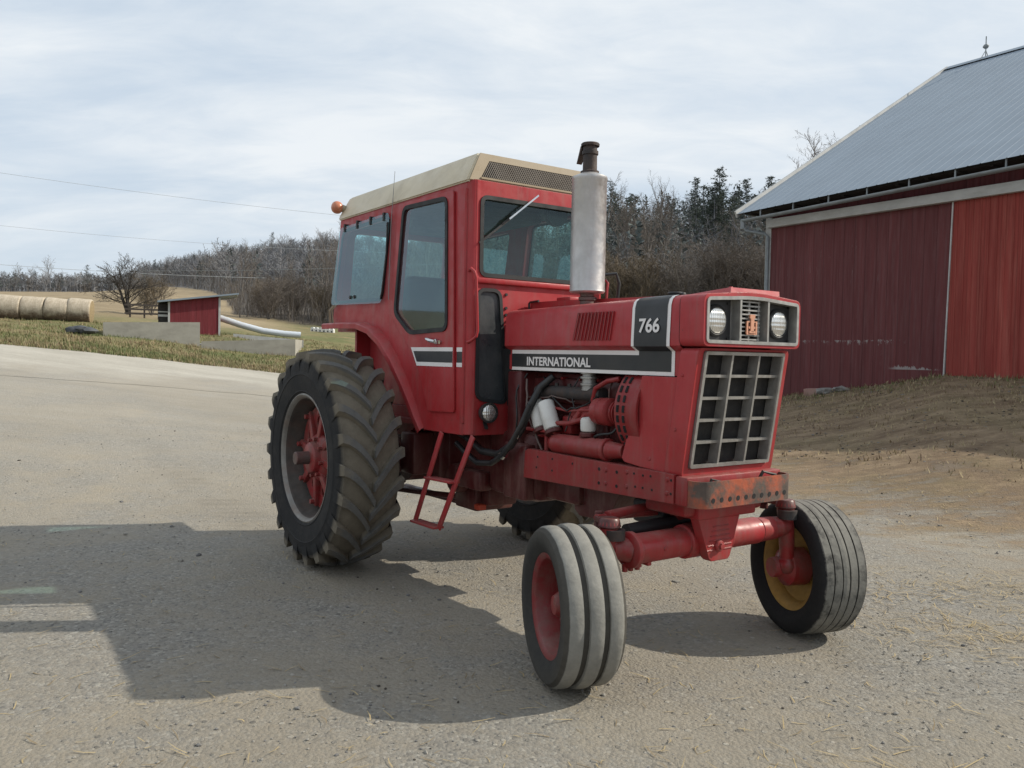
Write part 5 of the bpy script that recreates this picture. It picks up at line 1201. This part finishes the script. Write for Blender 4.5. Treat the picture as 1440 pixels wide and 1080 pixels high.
# rail fence by the bare tree
FA, FB = (-23.1, 49.9), (-20.9, 50.8); FE = empty('rail_fence', (FA[0], FA[1], ground_z(*FA)), yaw_of(FA, FB)); tag(FE, 'dark wooden rail fence left of the red shed', 'fence')
MT['oldwood'] = mat('dark_weathered_wood', (.07, .058, .05), .9)
L_ = math.hypot(FB[0]-FA[0], FB[1]-FA[1])
for k in range(4):
    mb = MB(); x = L_*k/3; mb.box(x-.05, x+.05, -.05, .05, -.3, .85); mb.build('post', MT['oldwood'], FE)
for z in (.25, .50, .76): mb = MB(); mb.box(-.3, L_+.2, -.075, -.05, z-.05, z+.06); mb.build('rail', MT['oldwood'], FE)
# row of little white hutches
hut = None
for k in range(6):
    x, y = -16.5+.30*k, 68.0+.09*k
    if hut is None:
        mb = MB(); pr = [(-.14, 0), (.14, 0), (.14, .22)]+[(.14*math.cos(R(a)), .22+.14*math.sin(R(a))) for a in range(20, 180, 20)]+[(-.14, .22)]
        mb.cur = 0; mb.prism([(a, 0, b) for a, b in pr], (0, .6, 0)); mb.cur = 1; mb.prism([(-.05, -.004, .02), (.05, -.004, .02), (.05, -.004, .15), (-.05, -.004, .15)], (0, .003, 0))
        hut = mb.build('hutch', [mat('white_plastic_hutch', (.75, .75, .73), .5), MT['dark']]); o = hut
    else: o = hut.copy(); COL.objects.link(o)
    o.location = (x, y, ground_z(x, y)+.02); tag(o, 'little white dome-topped hutch in the row at the field edge', 'hutch', 'white hutches at the field edge')
# overhead cables
MT['cable'] = mat('overhead_cable', (.42, .45, .48), .6)
for a, b, sag, rad, lab in (((-31.61, 51.0, 12.09), (-12.77, 58.63, 11.21), .25, .014, 'highest overhead cable crossing the sky left of the cab'), ((-31.61, 51.0, 8.88), (-20.47, 56.4, 8.71), .12, .012, 'middle overhead cable crossing the sky left of the cab'),
                      ((-31.62, 51.0, 6.49), (-24.94, 54.57, 6.46), .05, .018, 'lowest dark overhead cable above the hay bales'), ((-23.96, 55.0, 6.67), (-16.02, 57.82, 7.21), .05, .016, 'pale cable crossing in front of the wooded hill')):
    a, b = Vector(a), Vector(b); pts = []
    lo_, hi_ = ((-.6, 2.1) if 'pale' not in lab else (-.4, 2.4))
    for k in range(25):
        t = lo_+(hi_-lo_)*k/24; p = a.lerp(b, t); p.z += -sag*4*t*(1-t)*.5; pts.append(p)
    mb = MB(); mb.tube(pts, rad*.7, 5); tag(mb.build('overhead_cable', MT['cable'] if 'pale' not in lab else MT['gutter']), lab, 'cable', 'overhead cables')

# ------------------------------------------------------------------ trees
def grow(mt, mc, p, d, L, r, lvl, cfg, g):
    nseg = (5, 4, 3, 2, 2)[min(lvl, 4)]; pts = [p.copy()]; dirs = []
    dd = d.copy(); q = p.copy()
    for i in range(nseg):
        dd = (dd+Vector((g.gauss(0, 1), g.gauss(0, 1), g.gauss(0, .6)))*cfg['wob'][min(lvl, 4)]+Vector((0, 0, cfg['up'][min(lvl, 4)]))).normalized()
        q = q+dd*(L/nseg); pts.append(q.copy()); dirs.append(dd.copy())
    if lvl >= cfg['twig']:
        n = dd.orthogonal().normalized()*r; mid = pts[len(pts)//2]
        mc.add([pts[0]-n, pts[0]+n, mid+n*.7, mid-n*.7, pts[-1]], [(0, 1, 2, 3), (3, 2, 4)])
    else:
        rad = [r*(1-.62*i/nseg) for i in range(nseg+1)]
        (mt if lvl == 0 else mc).tube(pts, rad, (7, 5, 3, 3)[min(lvl, 3)], cap=False)
    if lvl >= cfg['max']: return
    k = cfg['n'][lvl]; k = max(1, int(round(k*g.uniform(.8, 1.2))))
    for j in range(k):
        t = cfg['t0'][lvl]+(1-cfg['t0'][lvl])*(j+g.random()*.9)/k; t = min(t, .999)
        i = min(int(t*nseg), nseg-1); pp = pts[i].lerp(pts[i+1], t*nseg-i); dv = dirs[i]
        az = g.uniform(0, 6.283) if lvl > 0 else 2.4*j+g.uniform(-.5, .5)
        o1 = dv.orthogonal().normalized(); o2 = dv.cross(o1); s_ = cfg['ang'][lvl]*g.uniform(.7, 1.25)*(1.15-.4*t)
        nd_ = (dv*math.cos(s_)+(o1*math.cos(az)+o2*math.sin(az))*math.sin(s_)).normalized()
        LL = L*cfg['len'][lvl]*g.uniform(.7, 1.15)*(1.15-.55*t if lvl == 0 else 1-.35*t)
        grow(mt, mc, pp, nd_, LL, max(cfg['rmin'], r*cfg['rad'][lvl]*(1-.4*t)), lvl+1, cfg, g)
def cfgd(**k):
    c = dict(wob=(.07, .14, .2, .25, .3), up=(.05, .10, .07, .03, 0), n=(11, 7, 5, 4), t0=(.28, .15, .1, .1), ang=(.85, .75, .7, .7), len=(.55, .5, .48, .5), rad=(.42, .45, .5, .6), max=4, twig=3, rmin=.008)
    c.update(k); return c
def tree_meshes(seed, h, cfg, stems=1, r=.16):
    g = random.Random(seed); mt, mc = MB(), MB()
    for s in range(stems):
        a = g.uniform(0, 6.28); tilt = 0 if stems == 1 else g.uniform(.12, .45)
        grow(mt, mc, Vector((0, 0, -.2)), Vector((math.cos(a)*tilt, math.sin(a)*tilt, 1)).normalized(), h*g.uniform(.75, .95), r*g.uniform(.6, 1), 0, cfg, g)
    return mt, mc
def pine_meshes(seed, h):
    g = random.Random(seed); mt, mc = MB(), MB(); lean = Vector((g.gauss(0, .02), g.gauss(0, .02), 0))
    mt.tube([Vector((0, 0, -.3)), Vector((0, 0, h*.5))+lean*h*.5, Vector((0, 0, h))+lean*h], [h*.014, h*.009, .02], 7, cap=False)
    z = h*g.uniform(.22, .32)
    while z < h*.98:
        t = (z/h); R_ = h*.27*(1-t)**.62*g.uniform(.6, 1.25)+.30
        for k in range(g.randint(4, 6)):
            a = g.uniform(0, 6.283); L = R_*g.uniform(.45, 1.2); up = g.uniform(-.10, .32)+.3*t
            p0 = Vector((lean.x*z, lean.y*z, z)); dv = Vector((math.cos(a), math.sin(a), up)); p1 = p0+dv*L
            n = dv.cross(Vector((0, 0, 1))).normalized()*.025; mc.cur = 1; mc.add([p0-n, p0+n, p1], [(0, 1, 2)])
            nc = max(3, int(L/.34))
            for j in range(nc):
                c = p0.lerp(p1, .25+.8*(j+g.random()*.6)/nc)+Vector((g.gauss(0, .14), g.gauss(0, .14), g.gauss(0.05, .08)))
                mc.cur = 0 if g.random() < .7 else 2
                for _ in range(7):
                    d_ = Vector((g.gauss(0, 1), g.gauss(0, 1), g.gauss(.35, .6))).normalized()*g.uniform(.22, .42); w = d_.cross(Vector((g.gauss(0, 1), g.gauss(0, 1), g.gauss(0, 1)))).normalized()*g.uniform(.03, .06)
                    mc.add([c-w, c+w, c+d_], [(0, 1, 2)])
        z += h*g.uniform(.028, .045)
    return mt, mc
def fmat(name, col, dark=.7, vs=1.2): return mat(name, col, .95, dark=dark, vs=vs, spec=.1)
BK = fmat('grey_brown_bark', (.165, .150, .136), .8); TW = fmat('twig_brown', (.185, .160, .140), .8); BKD = fmat('dark_bark', (.055, .050, .046)); TWD = fmat('dark_twigs', (.075, .068, .062))
BKF = fmat('hazy_bark', (.195, .200, .215), .85); TWF = fmat('hazy_twigs', (.225, .220, .222), .85); TAN = fmat('tan_brush_twigs', (.19, .155, .115))  # hazy bark and twigs: distance haze mixed into the colour
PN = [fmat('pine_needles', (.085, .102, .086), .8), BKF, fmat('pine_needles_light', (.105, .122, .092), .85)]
PF = [fmat('hazy_pine_needles', (.115, .134, .134), .85), BKF, fmat('hazy_pine_light', (.132, .148, .142), .85)]  # far needles, paled and greyed in colour to give distance haze
def as_tree(name, mt, mc, bark, crown):
    """single-trunk thing: root mesh = trunk, child = crown"""
    return mt.mesh(name, [bark], 60, False), mc.mesh('crown', crown if isinstance(crown, list) else [crown], None, False)
def put(name, pair, az, D, s=1., rz=None, label=None, group=None, cat='tree', dz=0., wide=1.):
    a = R(az); x, y = D*math.sin(a), D*math.cos(a)
    t = bpy.data.objects.new(name, None); COL.objects.link(t); t.empty_display_size = .3
    t.location = (x, y, ground_z(x, y)+dz); t.rotation_euler = (0, 0, rnd.uniform(0, 6.28) if rz is None else rz); t.scale = (s*wide, s*wide, s)
    for nm, me_ in (('trunk', pair[0]), ('crown', pair[1])):
        o = bpy.data.objects.new(nm, me_); COL.objects.link(o); o.parent = t
    tag(t, label, cat, group); return t
def put1(name, me_, az, D, s=1., label=None, group=None, cat='tree', dz=0., wide=1.):
    a = R(az); x, y = D*math.sin(a), D*math.cos(a); o = bpy.data.objects.new(name, me_); COL.objects.link(o)
    o.location = (x, y, ground_z(x, y)+dz); o.rotation_euler = (0, 0, rnd.uniform(0, 6.28)); o.scale = (s*wide, s*wide, s); tag(o, label, cat, group); return o
def joined(mt, mc, name, mats):
    m = MB(); m.cur = 0; m.add(mt.v, mt.f); o = len(m.v)
    m.v.extend(mc.v); m.f.extend([tuple(i+o for i in f) for f in mc.f]); m.mi.extend([1+i for i in mc.mi]); return m.mesh(name, mats, None, False)
def u2az(u): return math.degrees(math.atan((u-720)/1162))
big = [as_tree('trunk', *tree_meshes(11+i, 10, cfgd(n=(13, 8, 6, 4)), 1, .17), BK, TW) for i in range(2)]
tall = [as_tree('trunk', *tree_meshes(21+i, 10, cfgd(n=(12, 6, 5, 4), t0=(.45, .2, .1, .1), ang=(.6, .6, .6, .7), len=(.42, .5, .5, .5)), 1, .11), BK, TW) for i in range(3)]
multi = as_tree('trunk', *tree_meshes(31, 10, cfgd(n=(10, 8, 6, 4), t0=(.25, .15, .1, .1), ang=(.45, .5, .6, .7), len=(.5, .5, .5, .5), up=(.08, .12, .1, .05, 0)), 6, .15), BK, TW)
shrub = as_tree('trunk', *tree_meshes(41, 4.6, cfgd(n=(9, 8, 7, 5), t0=(.15, .1, .1, .1), ang=(.95, .7, .7, .7), len=(.75, .5, .45, .5), up=(.02, .06, .05, .02, 0), rmin=.010), 3, .14), BKD, TWD)
brush = [as_tree('trunk', *tree_meshes(51+i, 5, cfgd(n=(8, 7, 6, 4), t0=(.12, .1, .1, .1), ang=(.5, .55, .6, .7), len=(.6, .5, .5, .5), rmin=.007), 9, .05), BK, (TW, TAN)[i % 2]) for i in range(3)]
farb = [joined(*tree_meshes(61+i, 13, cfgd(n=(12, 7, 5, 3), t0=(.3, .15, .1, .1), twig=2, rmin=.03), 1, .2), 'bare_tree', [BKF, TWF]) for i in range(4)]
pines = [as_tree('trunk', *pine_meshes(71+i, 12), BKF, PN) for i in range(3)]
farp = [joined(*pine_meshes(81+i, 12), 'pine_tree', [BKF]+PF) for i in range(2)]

put('bare_tree', shrub, u2az(180), 60, .76, .4, 'dark spreading bare tree between the hay bales and the red shed', wide=1.2)
put('bush', brush[1], u2az(212), 61, .52, None, 'tan bare bush just left of the red shed', cat='bush', wide=1.5)
# far tree line on the left
FG = 'far trees along the left skyline'
for u, s, lab in ((70, .86, 'widest bare tree on the far left skyline above the bales'), (22, .66, 'bare tree farthest left on the skyline'), (46, .60, 'slim bare tree between two larger ones on the left skyline')):
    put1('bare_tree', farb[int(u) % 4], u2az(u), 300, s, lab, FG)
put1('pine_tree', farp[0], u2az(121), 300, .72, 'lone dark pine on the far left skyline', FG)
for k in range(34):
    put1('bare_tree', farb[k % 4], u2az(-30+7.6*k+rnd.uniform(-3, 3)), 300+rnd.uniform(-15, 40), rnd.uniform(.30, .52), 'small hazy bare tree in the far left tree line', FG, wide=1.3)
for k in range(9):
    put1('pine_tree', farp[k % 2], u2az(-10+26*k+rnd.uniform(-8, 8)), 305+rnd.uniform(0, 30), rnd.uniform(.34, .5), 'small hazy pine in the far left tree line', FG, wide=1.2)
# wooded hill behind shed and cab
HG = 'trees on the wooded hill'
k = 0
while k < 150:
    u = rnd.uniform(205, 700); D = rnd.uniform(max(forest_r(u2az(u))+30, 190), 478)
    if rnd.random() < .45: D = rnd.uniform(430, 478)
    if u > 560 and D > 330: continue
    if rnd.random() < .84: put1('bare_tree', farb[k % 4], u2az(u), D, rnd.uniform(.65, 1.0), 'hazy bare tree among the others on the wooded hill', HG)
    else: put1('pine_tree', farp[k % 2], u2az(u), D, rnd.uniform(.65, .95), 'hazy dark pine among bare trees on the wooded hill', HG)
    k += 1
put1('pine_tree', farp[1], u2az(381), 470, 1.25, 'tallest pine on the skyline of the wooded hill', HG)
# nearer leafless saplings and brush at the field edge
SG = 'bare saplings at the field edge'
for u, D, s, lab in ((336, 92, .78, 'tall thin bare tree right behind the red shed roof'), (346, 94, .86, 'forked bare tree just right of the red shed roof')):
    put('bare_tree', tall[int(u) % 3], u2az(u), D, s, None, lab)
for k in range(34):
    u = rnd.uniform(350, 600); put('sapling', tall[k % 3], u2az(u), rnd.uniform(92, 150), rnd.uniform(.62, 1.05), None, 'slender bare sapling in the thicket behind the pipe', SG, 'sapling')
for k in range(22):
    u = rnd.uniform(340, 600); put('bush', brush[k % 3], u2az(u), rnd.uniform(86, 104), rnd.uniform(.55, .95), None, 'brown bare bush in the thicket behind the pipe', 'bushes at the field edge', 'bush', wide=1.4)
# behind the cab and muffler
for k in range(24):
    u = rnd.uniform(600, 860); put('bare_tree', (big+tall)[k % 5], u2az(u), rnd.uniform(88, 190), rnd.uniform(.8, 1.3), None, 'bare tree in the woods seen past the cab', 'woods past the cab')
for k in range(7):
    u = rnd.uniform(600, 860); put('pine_tree', pines[k % 3], u2az(u), rnd.uniform(130, 210), rnd.uniform(.8, 1.2), None, 'dark pine in the woods seen past the cab', 'woods past the cab')
# right-hand wood between muffler and barn
put('bare_tree', multi, u2az(912), 86, 1.12, 1.0, 'largest bare tree with many stems right of the muffler')
put('bare_tree', big[0], u2az(868), 95, 1.15, None, 'bare tree close to the right side of the muffler')
PG = 'pines on the ridge behind the hood'
for u, D, s, lab in ((983, 118, .86, 'leftmost ridge pine behind the hood'), (1006, 122, 1.02, 'tallest ridge pine with ragged top behind the hood'), (1045, 120, .93, 'broad dark ridge pine left of the barn roof'), (1078, 122, .98, 'ridge pine touching the barn roof edge'), (1022, 96, .82, 'yellow-green pine below the ridge behind the hood'), (880, 150, .8, 'dark pine right of the muffler stack')):
    put('pine_tree', pines[int(u) % 3], u2az(u), D, s, None, lab, PG)
for k in range(20):
    u = rnd.uniform(850, 1110); put('pine_tree', pines[k % 3], u2az(u), rnd.uniform(104, 150), rnd.uniform(.55, .9), None, 'dark pine massed on the slope behind the hood', PG, wide=1.2)
for k in range(22):
    u = rnd.uniform(845, 1120); put('bare_tree', (big+tall)[k % 5], u2az(u), rnd.uniform(72, 140), rnd.uniform(.6, .95), None, 'bare tree mixed with the pines behind the hood', 'bare trees behind the hood')
for k in range(26):
    u = rnd.uniform(845, 1095); put('bush', brush[k % 3], u2az(u), rnd.uniform(48, 66), rnd.uniform(.75, 1.12), None, 'dense bare bush between the hood and the barn', 'bushes behind the hood', 'bush', wide=1.25)
put('bare_tree', big[1], u2az(1142), 100, 1.62, None, 'pale bare tree rising behind the barn roof slope')
put('bare_tree', big[0], u2az(1118), 104, 1.2, None, 'bare tree low behind the lower barn roof')
put('bare_tree', big[0], u2az(1178), 104, 1.75, None, 'bare tree whose twigs just clear the barn roof')
# undergrowth that reads as one mass
mb = MB()
for _ in range(15000):
    az = rg.uniform(-25, 22); r0 = forest_r(az)+2
    D = r0+(480 if az < -2 else 150)*rg.random()**1.7
    if D > 470: continue
    a = R(az); x, y = D*math.sin(a), D*math.cos(a); z = ground_z(x, y); h = rg.uniform(1.2, 4.2)*(1+D/400); w = .012+D*.00016
    lx, ly = rg.gauss(0, .22)*h, rg.gauss(0, .22)*h; mb.cur = rg.choice([0, 0, 1, 2] if D < 160 else [2, 2, 3])
    mb.add([(x-w*math.cos(a), y+w*math.sin(a), z-.2), (x+w*math.cos(a), y-w*math.sin(a), z-.2), (x+lx, y+ly, z+h)], [(0, 1, 2)])
    for _k in range(2):
        t = rg.uniform(.3, .8); bx, by, bz = x+lx*t, y+ly*t, z+h*t; q = h*.4
        mb.add([(bx-w*.6*math.cos(a), by, bz), (bx+w*.6*math.cos(a), by, bz), (bx+rg.gauss(0, .5)*q, by+rg.gauss(0, .5)*q, bz+q*rg.uniform(.3, 1))], [(0, 1, 2)])
tag(mb.build('undergrowth', [TW, TAN, BK, TWF], smooth=None, fix=False), kind='stuff')

# the far wood reads as one mass: hundreds more small trees on the slopes in a single object
mb = MB()
def tri_branch(p0, p1, w):
    d_ = p1-p0; n = d_.cross(Vector((rg.gauss(0, 1), rg.gauss(0, 1), rg.gauss(0, 1))))
    n = n.normalized()*w if n.length > 1e-6 else Vector((w, 0, 0))
    mb.add([p0-n, p0+n, p1], [(0, 1, 2)])
def far_bare(x, y, h, w):
    z = ground_z(x, y)-.3; p0 = Vector((x, y, z)); top = p0+Vector((rg.gauss(0, .05)*h, rg.gauss(0, .05)*h, h*.8)); mb.cur = rg.choice([0, 0, 1, 2])
    tri_branch(p0, top, w*2.2)
    for _ in range(16):
        t = rg.uniform(.3, .95); q = p0.lerp(top, t); d_ = Vector((rg.gauss(0, 1), rg.gauss(0, 1), rg.uniform(.5, 1.6))).normalized(); L = h*.30*(1.2-t)*rg.uniform(.6, 1.25)+h*.10; e = q+d_*L
        tri_branch(q, e, w)
        for _k in range(4):
            s_ = q.lerp(e, rg.uniform(.25, .95)); tri_branch(s_, s_+(d_+Vector((rg.gauss(0, .6), rg.gauss(0, .6), rg.gauss(.15, .5)))).normalized()*L*rg.uniform(.35, .7), w*.75)
def far_pine(x, y, h):
    z = ground_z(x, y)-.3; p0 = Vector((x, y, z)); mb.cur = 2; tri_branch(p0, p0+Vector((0, 0, h)), .12)
    for _ in range(95):
        t = rg.uniform(.2, 1)**.8; a = rg.uniform(0, 6.283); R_ = h*.25*(1-t)**.7*rg.uniform(.3, 1.1)+.15; c = p0+Vector((math.cos(a)*R_*.5, math.sin(a)*R_*.5, h*t)); mb.cur = rg.choice([3, 3, 4])
        e = c+Vector((math.cos(a)*R_*.6+.1, math.sin(a)*R_*.6, rg.uniform(-.1, .35)*R_)); tri_branch(c, e, h*.028)
for _ in range(1200):
    u = rg.uniform(196, 640); az = u2az(u); r0 = max(forest_r(az)+25, 150); D = r0+(476-r0)*rg.random()**.8
    if D > 476: continue
    a = R(az); x, y = D*math.sin(a), D*math.cos(a)
    if rg.random() < .9: far_bare(x, y, rg.uniform(8, 12.5), .035+D*.00016)
    else: far_pine(x, y, rg.uniform(7, 11))
for _ in range(620):
    az = u2az(rg.uniform(-60, 225)); D = rg.uniform(296, 380); a = R(az); x, y = D*math.sin(a), D*math.cos(a)
    if rg.random() < .5: far_bare(x, y, rg.uniform(1.6, 3.4), .09)
    elif rg.random() < .8: far_bare(x, y, rg.uniform(4, 8.0), .075)
    else: far_pine(x, y, rg.uniform(4, 7.5))
for _ in range(420):
    az = u2az(rg.uniform(640, 1125)); r0 = forest_r(az)+14; D = r0+110*rg.random(); a = R(az); x, y = D*math.sin(a), D*math.cos(a)
    if rg.random() < .55: far_bare(x, y, rg.uniform(6, 10), .03)
    else: far_pine(x, y, rg.uniform(6, 10))
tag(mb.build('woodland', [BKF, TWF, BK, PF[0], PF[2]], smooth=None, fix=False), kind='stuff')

# ------------------------------------------------------------------ light, sky, camera
SD = Vector((1.38, .16, 1.0)).normalized()
elev = math.asin(SD.z); rot = math.atan2(SD.x, SD.y)
sun = bpy.data.lights.new('sun', 'SUN'); sun.energy = 4.6; sun.angle = R(.53); sun.color = (1.0, .93, .80)
so_ = bpy.data.objects.new('sun', sun); COL.objects.link(so_); so_.rotation_euler = SD.to_track_quat('Z', 'Y').to_euler(); so_.location = (20, 5, 30)
wd_ = bpy.data.worlds.new('World'); sc.world = wd_; wd_.use_nodes = True; nt = wd_.node_tree; nt.nodes.clear()
out = nd(nt, 'ShaderNodeOutputWorld'); bg = nd(nt, 'ShaderNodeBackground'); nt.links.new(bg.outputs[0], out.inputs[0]); bg.inputs[1].default_value = .1
sky = nd(nt, 'ShaderNodeTexSky'); sky.sky_type = 'NISHITA'; sky.sun_disc = False; sky.sun_elevation = elev; sky.sun_rotation = rot; sky.air_density = 1.0; sky.dust_density = 1.6; sky.ozone_density = 1.2
tc = nd(nt, 'ShaderNodeTexCoord').outputs['Generated']
sx = nd(nt, 'ShaderNodeSeparateXYZ'); nt.links.new(tc, sx.inputs[0])
zz = mth(nt, 'ADD', mth(nt, 'MAXIMUM', sx.outputs['Z'], 0), .22)
cb = nd(nt, 'ShaderNodeCombineXYZ'); nt.links.new(mth(nt, 'DIVIDE', sx.outputs['X'], zz), cb.inputs[0]); nt.links.new(mth(nt, 'DIVIDE', sx.outputs['Y'], zz), cb.inputs[1])
mp = nd(nt, 'ShaderNodeMapping'); mp.inputs['Rotation'].default_value = (0, 0, R(-28)); mp.inputs['Scale'].default_value = (.75, 1.55, 1); nt.links.new(cb.outputs[0], mp.inputs[0])
n1 = nd(nt, 'ShaderNodeTexNoise'); n1.inputs['Scale'].default_value = 1.1; n1.inputs['Detail'].default_value = 7; n1.inputs['Roughness'].default_value = .55; n1.inputs['Distortion'].default_value = .5; nt.links.new(mp.outputs[0], n1.inputs['Vector'])
n2 = nd(nt, 'ShaderNodeTexNoise'); n2.inputs['Scale'].default_value = 3.4; n2.inputs['Detail'].default_value = 8; n2.inputs['Roughness'].default_value = .62; n2.inputs['Distortion'].default_value = .8; nt.links.new(mp.outputs[0], n2.inputs['Vector'])
f = mth(nt, 'ADD', mth(nt, 'MULTIPLY', n1.outputs['Fac'], .72), mth(nt, 'MULTIPLY', n2.outputs['Fac'], .28))
veil = mrange(nt, f, .36, .60, .62, 1.0)
cl = mixc(nt, mrange(nt, f, .40, .62), (7.0, 7.85, 8.7), (8.5, 8.95, 9.35))
cl = mixc(nt, mrange(nt, sx.outputs['Z'], .0, .22, 1, 0), cl, (7.0, 7.8, 8.5))
clear = mixc(nt, .6, sky.outputs[0], (5.4, 6.9, 8.8))
nt.links.new(mixc(nt, veil, clear, cl), bg.inputs[0])
cam = bpy.data.cameras.new('camera'); cam.sensor_width = 36; cam.lens = 36*1162.07/1440; cam.clip_end = 5000; cam.clip_start = .05
co = bpy.data.objects.new('camera', cam); COL.objects.link(co); co.location = (0, 0, 1.41)
co.rotation_euler = (Matrix.Rotation(R(90)-.0323, 3, 'X') @ Matrix.Rotation(.0196, 3, 'Z')).to_euler()
sc.camera = co
sc.view_settings.view_transform = 'Standard'; sc.view_settings.look = 'None'; sc.view_settings.exposure = 0; sc.view_settings.gamma = 1
